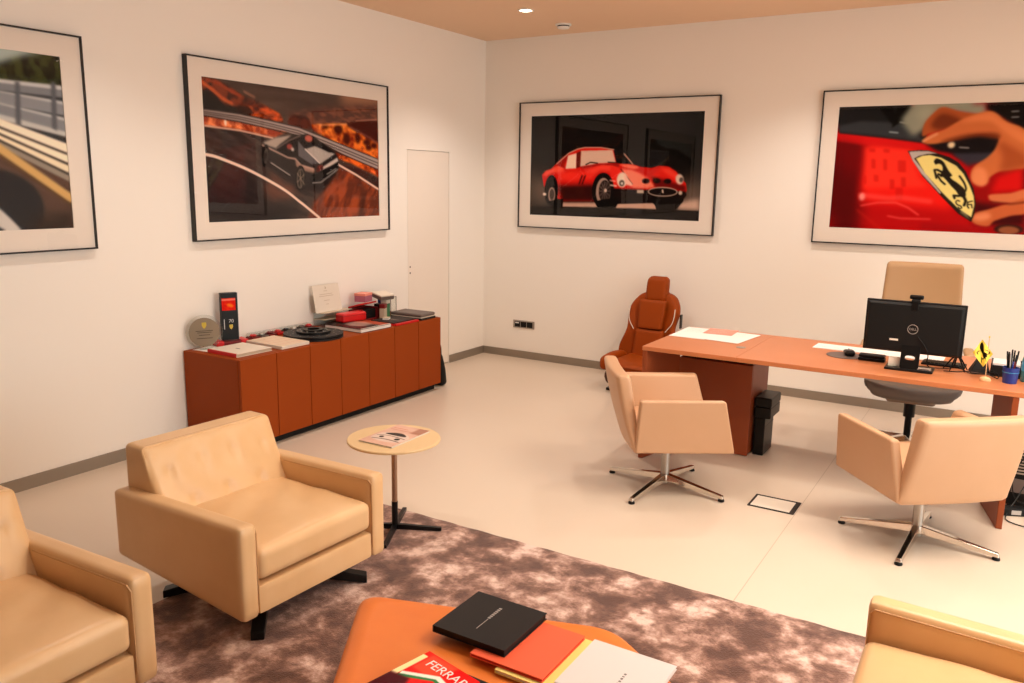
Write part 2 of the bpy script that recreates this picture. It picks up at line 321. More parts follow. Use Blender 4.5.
PRINT_COAST = [
    ('F', (92, 74, 66), (70, 52, 45), 6, 40, 0),
    ('P', [0.7482, -0.0412, 1.0293, -0.0483, 1.028, 0.0654, 0.7459, 0.0823], (178, 125, 95), 0.03, 0.8),
    ('T', [0.4352, 0.1835, 0.6165, 0.1181, 0.9985, 0.0436, 0.996, 0.2449, 0.4324, 0.2918], (135, 84, 64), (92, 58, 50), 14, 40, 0.1, 0.01, 0.9),
    ('T', [0.0005, 0.0015, 0.0616, 0.0048, 0.1324, 0.0434, 0.1906, 0.0934, 0.2621, 0.1214, 0.336, 0.1618, 0.3896, 0.2298, 0.4057, 0.2622, 0.2583, 0.247, 0.0774, 0.2354, 0.0002, 0.2255], (66, 36, 28), (128, 58, 34), 22, 14, 0.5, 0.004, 1),
    ('L', [0.0002, 0.0341, 0.0451, 0.0735, 0.0907, 0.128, 0.1384, 0.1627], 0.01469, (196, 96, 52), 0.002, 0.9),
    ('L', [0.0284, 0.0183, 0.0844, 0.0315, 0.1315, 0.0717, 0.1804, 0.0987], 0.01243, (170, 70, 40), 0.003, 0.8),
    ('L', [0.2017, 0.0663, 0.2523, 0.0974], 0.00904, (170, 120, 95), 0.003, 0.8),
    ('P', [0.0009, 0.0782, 0.0439, 0.1082, 0.1038, 0.1716, 0.1776, 0.1853, 0.2378, 0.2313, 0.1262, 0.2321, 0.0001, 0.2269], (34, 30, 28), 0.006, 1),
    ('t', [0.1682, 0.1652, 0.2145, 0.1472, 0.2824, 0.1476, 0.3358, 0.1693, 0.3848, 0.2, 0.3946, 0.2521, 0.301, 0.2451, 0.2173, 0.2231], (206, 88, 34), (80, 30, 18), 10, 16, 0, 0.004, 1),
    ('E', [0.1974, 0.2005], 0.03955, 0.0226, 0, (45, 22, 16), 0.006, 0.9),
    ('T', [0.5457, 0.255, 0.6906, 0.2335, 0.7835, 0.2265, 0.8513, 0.2864, 1.0017, 0.3854, 0.9999, 0.5276, 0.8071, 0.4436, 0.5813, 0.3068], (240, 140, 58), (150, 52, 22), 12, 16, 0.3, 0.004, 1),
    ('T', [0.7317, 0.3314, 1.0027, 0.2407, 0.9995, 0.4986, 0.8627, 0.4331, 0.7469, 0.3806], (238, 128, 48), (130, 40, 18), 12, 16, 0.3, 0.004, 1),
    ('E', [0.7814, 0.3484], 0.02373, 0.02542, 0, (62, 20, 12), 0.006, 0.9),
    ('E', [0.7291, 0.2744], 0.02825, 0.0226, 0, (62, 20, 12), 0.006, 0.9),
    ('E', [0.8575, 0.337], 0.01808, 0.0226, 0, (62, 20, 12), 0.006, 0.9),
    ('E', [0.6451, 0.2593], 0.0226, 0.01243, 0, (62, 20, 12), 0.006, 0.9),
    ('E', [0.9211, 0.3658], 0.02825, 0.01412, 0, (62, 20, 12), 0.006, 0.9),
    ('E', [0.9719, 0.3878], 0.0226, 0.01412, 0, (62, 20, 12), 0.006, 0.9),
    ('E', [0.9326, 0.4068], 0.0226, 0.01412, 0, (62, 20, 12), 0.006, 0.9),
    ('P', [0.7833, 0.2391, 0.8389, 0.1902, 0.9968, 0.1746, 1.0019, 0.3676, 0.9216, 0.331, 0.8515, 0.2694], (78, 34, 26), 0.006, 1),
    ('L', [0.8104, 0.2485, 0.9507, 0.3283, 0.9944, 0.3683], 0.00678, (150, 95, 85), 0.003, 0.7),
    ('L', [0.8458, 0.1919, 0.997, 0.1615], 0.00452, (226, 160, 130), 0.002, 0.8),
    ('L', [0.6136, 0.2549, 0.7835, 0.2265], 0.00678, (250, 170, 110), 0.003, 0.9),
    ('t', [0.433, 0.2685, 0.4521, 0.2005, 0.505, 0.1972, 0.5407, 0.2082, 0.561, 0.2532, 0.5509, 0.2941], (52, 22, 15), (90, 34, 18), 10, 16, 0, 0.004, 1),
    ('T', [-0.0014, 0.3327, 0.1725, 0.3451, 0.3408, 0.3814, 0.5614, 0.423, 1.1932, 0.9894, 1.1902, 1.3725, -0.0521, 1.2216], (84, 66, 60), (58, 47, 44), 5, 30, 0.35, 0.002, 1),
    ('P', [-0.0301, 0.617, 0.2136, 0.6817, 0.4312, 0.8357, 0.4819, 1.2038, -0.0495, 1.1496], (36, 32, 33), 0.05, 0.85),
    ('T', [0.3116, 0.6307, 0.4477, 0.703, 0.5036, 0.7903, 0.4015, 0.8475, 0.3319, 0.8652, 0.2799, 0.808], (118, 70, 54), (80, 54, 46), 8, 20, 0.6, 0.02, 0.7),
    ('T', [0.7268, 0.5908, 0.7921, 0.6141, 0.8935, 0.6851, 0.9961, 0.7706, 1.0014, 1.0133, 0.5233, 1.0089, 0.5642, 0.8705, 0.6439, 0.7504], (160, 78, 46), (106, 54, 38), 8, 22, -0.9, 0.008, 1),
    ('L', [0.8673, 0.6962, 0.8918, 0.8028, 0.8668, 1.0064], 0.02825, (60, 36, 30), 0.015, 0.8),
    ('L', [0.7248, 0.6985, 0.8571, 0.7919, 0.9945, 0.9024], 0.01695, (96, 50, 36), 0.02, 0.5),
    ('T', [-0.0011, 0.2601, 0.1745, 0.2832, 0.4213, 0.3219, 0.352, 0.3788, 0.1726, 0.3414, -0.0036, 0.3295], (236, 140, 88), (150, 60, 34), 16, 22, 0.2, 0.003, 1),
    ('E', [0.1035, 0.2956], 0.00565, 0.01356, 0, (240, 210, 190), 0.002, 1),
    ('T', [0.7052, 0.4548, 0.9985, 0.5798, 1.0011, 0.6613, 0.81, 0.551, 0.7201, 0.5146], (236, 112, 42), (110, 40, 20), 14, 16, 0.4, 0.004, 1),
    ('P', [0.8603, 0.5907, 1.001, 0.6722, 1.0, 0.7487, 0.7193, 0.5605], (52, 36, 34), 0.004, 0.9),
    ('P', [0.0005, 0.2172, 0.078, 0.2198, 0.1763, 0.2273, 0.3333, 0.256, 0.4897, 0.2871, 0.6118, 0.3399, 0.8349, 0.4331, 0.9994, 0.504, 0.9983, 0.594, 0.7453, 0.4672, 0.6204, 0.3915, 0.4154, 0.3264, 0.1745, 0.2832, -0.0011, 0.2601], (168, 152, 146), 0, 1),
    ('L', [0.0005, 0.2172, 0.1763, 0.2273, 0.3333, 0.256, 0.4897, 0.2871, 0.8349, 0.4331, 0.9994, 0.504], 0.00508, (60, 48, 46), 0.0015, 0.9),
    ('L', [-0.0001, 0.2335, 0.1756, 0.2485, 0.3327, 0.2789, 0.4891, 0.314, 0.8004, 0.4489, 0.999, 0.5382], 0.00452, (70, 58, 56), 0.0015, 0.9),
    ('L', [-0.0005, 0.2455, 0.1751, 0.2642, 0.3322, 0.2959, 0.4886, 0.3339, 0.7753, 0.4605, 0.9987, 0.5633], 0.00508, (78, 64, 62), 0.0015, 0.9),
    ('L', [-0.0011, 0.2601, 0.1745, 0.2832, 0.3316, 0.3165, 0.488, 0.358, 0.7452, 0.4744, 0.9983, 0.594], 0.00565, (60, 44, 40), 0.0015, 0.9),
    ('L', [-0.0036, 0.3295, 0.1725, 0.3451, 0.3408, 0.3837], 0.00621, (214, 170, 150), 0.0015, 1),
    ('L', [0.7193, 0.5605, 0.8423, 0.6439, 0.9962, 0.7651], 0.0096, (222, 190, 172), 0.001, 1),
    ('l', [-0.0043, 0.5246, 0.041, 0.5363, 0.0872, 0.5579, 0.1953, 0.6185, 0.303, 0.6961, 0.4033, 0.7803, 0.4756, 0.8606, 0.511, 0.899, 0.5996, 1.003], 0.01186, (228, 200, 182), 0.0015, 1),
    ('P', [0.267, 0.4517, 0.2848, 0.5787, 0.4389, 0.7136, 0.4726, 0.7853, 0.6085, 0.7775, 0.722, 0.642, 0.7295, 0.5996, 0.5484, 0.6633], (22, 18, 18), 0.015, 0.9),
    ('P', [0.2735, 0.4474, 0.295, 0.4118, 0.3505, 0.3878, 0.4021, 0.3522, 0.4542, 0.3414, 0.4953, 0.3451, 0.5377, 0.3305, 0.5801, 0.3527, 0.7055, 0.4651, 0.7257, 0.5157, 0.7241, 0.5998, 0.6749, 0.6852, 0.6094, 0.7361, 0.522, 0.7449, 0.4736, 0.7452, 0.4448, 0.7135, 0.4283, 0.6703, 0.3339, 0.5855, 0.3095, 0.5714, 0.2859, 0.5407], (44, 37, 36), 0.0015, 1),
    ('P', [0.2829, 0.4219, 0.3564, 0.3773, 0.4482, 0.3475, 0.4243, 0.377, 0.3774, 0.4275, 0.3552, 0.4584, 0.3105, 0.4406], (168, 152, 140), 0.003, 1),
    ('P', [0.355, 0.4661, 0.4355, 0.3915, 0.4827, 0.3755, 0.5679, 0.3459, 0.5818, 0.4186, 0.5198, 0.4491, 0.4736, 0.5063, 0.4206, 0.519], (28, 22, 22), 0.002, 1),
    ('L', [0.3551, 0.4646, 0.4356, 0.3884, 0.4952, 0.3499], 0.00452, (120, 100, 92), 0.001, 1),
    ('E', [0.5442, 0.3673], 0.02373, 0.01469, 0, (186, 96, 80), 0.004, 1),
    ('E', [0.4313, 0.4402], 0.01695, 0.01243, 0, (150, 70, 62), 0.004, 1),
    ('E', [0.4483, 0.4592], 0.00904, 0.00791, 0, (210, 190, 180), 0.003, 1),
    ('P', [0.4812, 0.3874, 0.5198, 0.4491, 0.6069, 0.5568, 0.5567, 0.5689, 0.4795, 0.5059], (100, 94, 96), 0.002, 1),
    ('P', [0.5265, 0.4486, 0.5786, 0.4229, 0.7053, 0.4751, 0.6132, 0.5597, 0.5613, 0.5008], (172, 160, 152), 0.002, 1),
    ('P', [0.5828, 0.3701, 0.7054, 0.4684, 0.6663, 0.4678, 0.5787, 0.4148], (34, 28, 28), 0.002, 1),
    ('L', [0.5216, 0.4514, 0.6069, 0.5568], 0.00621, (214, 200, 190), 0.0015, 1),
    ('P', [0.4599, 0.5348, 0.4897, 0.5769, 0.5746, 0.6015, 0.5738, 0.6382, 0.4887, 0.6168, 0.4657, 0.5859], (150, 118, 104), 0.004, 1),
    ('L', [0.2834, 0.4391, 0.3645, 0.4885, 0.4205, 0.5237, 0.4623, 0.5307, 0.4927, 0.5783, 0.5682, 0.6074], 0.00678, (190, 155, 138), 0.002, 1),
    ('P', [0.6124, 0.5959, 0.7179, 0.506, 0.7254, 0.5341, 0.6311, 0.6157], (196, 180, 170), 0.002, 1),
    ('E', [0.6059, 0.6027], 0.0226, 0.01356, -0.5, (130, 38, 26), 0.003, 1),
    ('E', [0.5945, 0.6064], 0.00678, 0.00678, 0, (50, 12, 10), 0.002, 1),
    ('E', [0.6175, 0.5957], 0.00678, 0.00678, 0, (50, 12, 10), 0.002, 1),
    ('P', [0.5611, 0.6467, 0.7184, 0.5513, 0.72, 0.6084, 0.6099, 0.7112, 0.5409, 0.7203], (26, 23, 24), 0.002, 1),
    ('L', [0.5596, 0.716, 0.6099, 0.7112, 0.7201, 0.6016], 0.00508, (150, 140, 134), 0.0015, 1),
    ('L', [0.6498, 0.6441, 0.7096, 0.5962], 0.00395, (170, 160, 150), 0.0015, 1),
    ('L', [0.3261, 0.5675, 0.4286, 0.6584], 0.00452, (175, 160, 152), 0.001, 1),
    ('E', [0.4872, 0.6808], 0.02938, 0.05424, 0.12, (20, 17, 17), 0.002, 1),
    ('E', [0.4883, 0.6824], 0.02147, 0.04294, 0.12, (112, 98, 88), 0.002, 1),
    ('E', [0.4895, 0.6824], 0.01695, 0.03616, 0.12, (40, 34, 32), 0.002, 1),
    ('L', [0.4702, 0.6413, 0.5102, 0.7288], 0.00452, (130, 112, 96), 0.001, 1),
    ('L', [0.4885, 0.6248, 0.4904, 0.7451], 0.00452, (130, 112, 96), 0.001, 1),
    ('L', [0.5121, 0.6481, 0.4685, 0.7132], 0.00452, (130, 112, 96), 0.001, 1),
    ('E', [0.2974, 0.5173], 0.01808, 0.0452, 0.2, (20, 17, 17), 0.002, 1),
    ('E', [0.3, 0.5209], 0.0113, 0.03164, 0.2, (84, 74, 70), 0.002, 1),
    ('E', [0.3005, 0.5217], 0.00734, 0.0226, 0.2, (36, 30, 30), 0.002, 1),
]
PRINT_COUPE = [
    ('P', [0, 0, 1, 0, 1, 1, 0, 1], (17, 13, 11), 0, 1),
    ('P', [0.0005, 0.5339, 0.1082, 0.6274, 0.1874, 0.9034, 0.0052, 0.913], (120, 98, 84), 0.05, 0.9),
    ('P', [0.9162, 0.6103, 0.9904, 0.6087, 1.0, 0.8989, 0.8751, 0.906], (150, 124, 108), 0.05, 0.9),
    ('P', [0.2089, 0.8608, 0.4254, 0.8505, 0.4476, 0.9014, 0.1875, 0.9094], (196, 160, 140), 0.004, 1),
    ('P', [0.523, 0.8573, 0.7703, 0.8397, 0.7721, 0.9029, 0.5242, 0.9053], (196, 158, 138), 0.004, 1),
    ('P', [0.8854, 0.8286, 0.9964, 0.791, 1.0001, 0.9032, 0.8749, 0.9016], (196, 164, 146), 0.012, 1),
    ('P', [-0.0103, 0.9138, 0.5449, 0.9076, 0.5927, 0.9084, 1.0125, 0.9046, 1.0181, 1.0715, -0.008, 1.1028], (24, 19, 17), 0.002, 1),
    ('P', [0.0738, 0.5924, 0.0995, 0.547, 0.1293, 0.5326, 0.162, 0.4795, 0.1979, 0.4211, 0.2408, 0.3715, 0.2941, 0.3295, 0.3366, 0.3129, 0.4348, 0.3143, 0.5076, 0.3377, 0.5275, 0.4609, 0.5345, 0.4721, 0.582, 0.4752, 0.6223, 0.4784, 0.6693, 0.5025, 0.7286, 0.513, 0.7732, 0.4907, 0.8247, 0.5013, 0.864, 0.5442, 0.8909, 0.6, 0.9207, 0.6533, 0.9271, 0.7181, 0.9097, 0.8002, 0.7698, 0.823, 0.7235, 0.8029, 0.5562, 0.8102, 0.5019, 0.8354, 0.4111, 0.8443, 0.2088, 0.8537, 0.1179, 0.7697, 0.0866, 0.6992], (198, 28, 20), 0.0015, 1),
    ('P', [0.0775, 0.5924, 0.0995, 0.547, 0.1293, 0.5349, 0.1806, 0.4876, 0.2139, 0.5025, 0.2115, 0.5784, 0.1447, 0.5618, 0.1004, 0.6038], (228, 84, 62), 0.006, 1),
    ('P', [0.1743, 0.5555, 0.3839, 0.5527, 0.4185, 0.5295, 0.3853, 0.6215, 0.2566, 0.6476, 0.183, 0.6375], (222, 48, 34), 0.01, 1),
    ('P', [0.3413, 0.5533, 0.4384, 0.4782, 0.4936, 0.4723, 0.5495, 0.5281, 0.578, 0.5838, 0.4954, 0.5512, 0.4398, 0.5429, 0.3984, 0.5754], (226, 66, 48), 0.008, 1),
    ('P', [0.1766, 0.6966, 0.4006, 0.6786, 0.4182, 0.8439, 0.2088, 0.8537], (52, 10, 8), 0.012, 1),
    ('P', [0.1583, 0.4854, 0.1979, 0.4211, 0.2408, 0.3715, 0.2345, 0.427, 0.2137, 0.4909, 0.2216, 0.5257, 0.1993, 0.5085], (150, 20, 16), 0.004, 1),
    ('P', [0.2361, 0.3946, 0.2892, 0.3719, 0.2877, 0.5216, 0.2224, 0.5269], (224, 190, 166), 0.002, 1),
    ('P', [0.3145, 0.3492, 0.5029, 0.3421, 0.5235, 0.4632, 0.4243, 0.4726, 0.3118, 0.5052], (204, 168, 148), 0.002, 1),
    ('P', [0.2892, 0.3696, 0.3145, 0.3492, 0.3119, 0.5099, 0.2891, 0.5193], (92, 22, 16), 0.002, 1),
    ('L', [0.1657, 0.4795, 0.2408, 0.3715, 0.2942, 0.3307, 0.3367, 0.3175, 0.4349, 0.3188, 0.5124, 0.34], 0.00526, (190, 150, 128), 0.0015, 1),
    ('L', [0.3471, 0.4843, 0.3749, 0.4613, 0.4173, 0.4703], 0.00585, (24, 12, 10), 0.001, 1),
    ('L', [0.4795, 0.461, 0.5345, 0.4676], 0.00585, (24, 12, 10), 0.001, 1),
    ('P', [0.5097, 0.3422, 0.5656, 0.355, 0.5937, 0.4052, 0.6222, 0.4762, 0.5345, 0.4699, 0.5275, 0.4609], (15, 12, 10), 0.001, 1),
    ('L', [0.5716, 0.3806, 0.6223, 0.4784], 0.00643, (206, 150, 128), 0.0015, 1),
    ('P', [0.3118, 0.5052, 0.4244, 0.4748, 0.5345, 0.4676, 0.5483, 0.4776, 0.5421, 0.5057, 0.4939, 0.4892, 0.4385, 0.4861, 0.3265, 0.5247], (150, 24, 18), 0.002, 1),
    ('P', [0.5595, 0.5224, 0.6169, 0.5296, 0.671, 0.5655, 0.7185, 0.62, 0.7564, 0.693, 0.7012, 0.7091, 0.6281, 0.7059, 0.5995, 0.6394], (238, 126, 100), 0.006, 1),
    ('P', [0.5415, 0.481, 0.5955, 0.4785, 0.6493, 0.496, 0.6598, 0.5158, 0.6301, 0.525, 0.5829, 0.511], (238, 116, 90), 0.004, 1),
    ('L', [0.5562, 0.528, 0.6258, 0.6679], 0.00468, (70, 12, 10), 0.001, 1),
    ('P', [0.4938, 0.4835, 0.5356, 0.517, 0.5706, 0.5615, 0.538, 0.6183, 0.533, 0.6976, 0.4987, 0.6986], (220, 44, 32), 0.006, 1),
    ('P', [0.7183, 0.6145, 0.7614, 0.5258, 0.8056, 0.5014, 0.8641, 0.5463, 0.8912, 0.6108, 0.8674, 0.6548, 0.828, 0.6121, 0.7761, 0.5913], (216, 36, 26), 0.006, 1),
    ('P', [0.7739, 0.5148, 0.8251, 0.5143, 0.871, 0.5679, 0.8661, 0.6113, 0.814, 0.5688], (240, 70, 50), 0.008, 1),
    ('P', [0.7308, 0.5921, 0.8674, 0.6548, 0.9183, 0.675, 0.92, 0.7291, 0.792, 0.6952, 0.7531, 0.6909], (110, 14, 12), 0.006, 1),
    ('E', [0.5655, 0.6289], 0.03158, 0.03977, 0, (226, 200, 180), 0.003, 1),
    ('E', [0.5642, 0.6605], 0.0152, 0.01637, 0, (84, 72, 66), 0.002, 1),
    ('E', [0.5649, 0.6627], 0.00702, 0.00702, 0, (220, 210, 200), 0.002, 1),
    ('P', [0.5706, 0.5615, 0.6271, 0.6678, 0.6209, 0.6893, 0.5869, 0.6734], (236, 180, 160), 0.004, 1),
    ('E', [0.8851, 0.6163], 0.02105, 0.0269, -0.3, (216, 190, 172), 0.003, 1),
    ('E', [0.8941, 0.6216], 0.01053, 0.01287, 0, (90, 78, 72), 0.002, 1),
    ('E', [0.7006, 0.637], 0.02105, 0.01287, 0, (26, 5, 5), 0.002, 1),
    ('E', [0.7612, 0.6333], 0.02105, 0.01287, 0, (26, 5, 5), 0.002, 1),
    ('E', [0.8204, 0.6363], 0.02105, 0.01287, 0, (26, 5, 5), 0.002, 1),
    ('P', [0.4989, 0.71, 0.5607, 0.7137, 0.7212, 0.7196, 0.92, 0.7291, 0.9273, 0.7614, 0.9041, 0.8223, 0.7638, 0.84, 0.5438, 0.862, 0.5024, 0.8583, 0.404, 0.8446, 0.4987, 0.6986], (24, 11, 9), 0.002, 1),
    ('L', [0.5608, 0.7148, 0.7014, 0.7147], 0.00468, (150, 26, 20), 0.002, 1),
    ('E', [0.7964, 0.7358], 0.08187, 0.02456, 0, (190, 164, 146), 0.0015, 1),
    ('E', [0.7964, 0.7358], 0.07602, 0.0193, 0, (22, 12, 10), 0.001, 1),
    ('P', [0.7914, 0.7172, 0.7989, 0.7115, 0.8033, 0.7498, 0.7934, 0.7447], (206, 186, 166), 0.001, 1),
    ('P', [0.6519, 0.7219, 0.6916, 0.7206, 0.6925, 0.754, 0.6527, 0.7555], (190, 170, 150), 0.002, 1),
    ('E', [0.8935, 0.7431], 0.01053, 0.01053, 0, (200, 180, 160), 0.002, 1),
    ('p', [0.7431, 0.802, 0.9032, 0.795, 0.8927, 0.8611, 0.8624, 0.9067, 0.7788, 0.9114, 0.758, 0.8681], (17, 13, 12), 0.001, 1),
    ('E', [0.4544, 0.7343], 0.0655, 0.09357, 0, (16, 10, 9), 0.0015, 1),
    ('E', [0.4568, 0.7457], 0.04327, 0.07251, 0, (160, 132, 118), 0.0015, 1),
    ('E', [0.465, 0.7408], 0.03509, 0.05848, 0, (44, 34, 32), 0.0015, 1),
    ('L', [0.4315, 0.742, 0.4983, 0.7396], 0.00263, (130, 108, 98), 0.001, 1),
    ('L', [0.435, 0.696, 0.4949, 0.7854], 0.00263, (130, 108, 98), 0.001, 1),
    ('L', [0.4466, 0.6621, 0.4835, 0.8194], 0.00263, (130, 108, 98), 0.001, 1),
    ('L', [0.463, 0.6495, 0.467, 0.8324], 0.00263, (130, 108, 98), 0.001, 1),
    ('L', [0.4799, 0.6613, 0.45, 0.8209], 0.00263, (130, 108, 98), 0.001, 1),
    ('L', [0.4928, 0.6942, 0.437, 0.7877], 0.00263, (130, 108, 98), 0.001, 1),
    ('E', [0.4704, 0.7337], 0.0076, 0.00936, 0, (200, 176, 160), 0.001, 1),
    ('p', [0.4216, 0.8391, 0.5426, 0.8108, 0.5376, 0.8909, 0.5173, 0.9057, 0.4336, 0.9079], (15, 11, 10), 0.001, 1),
    ('E', [0.1363, 0.7452], 0.04327, 0.0848, 0, (15, 10, 9), 0.0015, 1),
    ('E', [0.1392, 0.7903], 0.02222, 0.04211, 0, (160, 132, 118), 0.0015, 1),
    ('E', [0.1407, 0.7866], 0.0152, 0.03041, 0, (70, 56, 50), 0.0015, 1),
    ('P', [0.1191, 0.8531, 0.2157, 0.825, 0.2099, 0.9201, 0.1502, 0.9173], (15, 11, 10), 0.001, 1),
    ('L', [0.3093, 0.6753, 0.3264, 0.5939], 0.00936, (80, 10, 8), 0.002, 1),
    ('L', [0.328, 0.6748, 0.345, 0.5935], 0.00936, (80, 10, 8), 0.002, 1),
    ('E', [0.0939, 0.7849], 0.0117, 0.00819, 0, (226, 206, 190), 0.002, 1),
    ('L', [0.4973, 0.6361, 0.525, 0.6434], 0.00702, (235, 150, 130), 0.002, 1),
    ('L', [0.4983, 0.6816, 0.5329, 0.6885], 0.00702, (225, 200, 180), 0.002, 1),
]
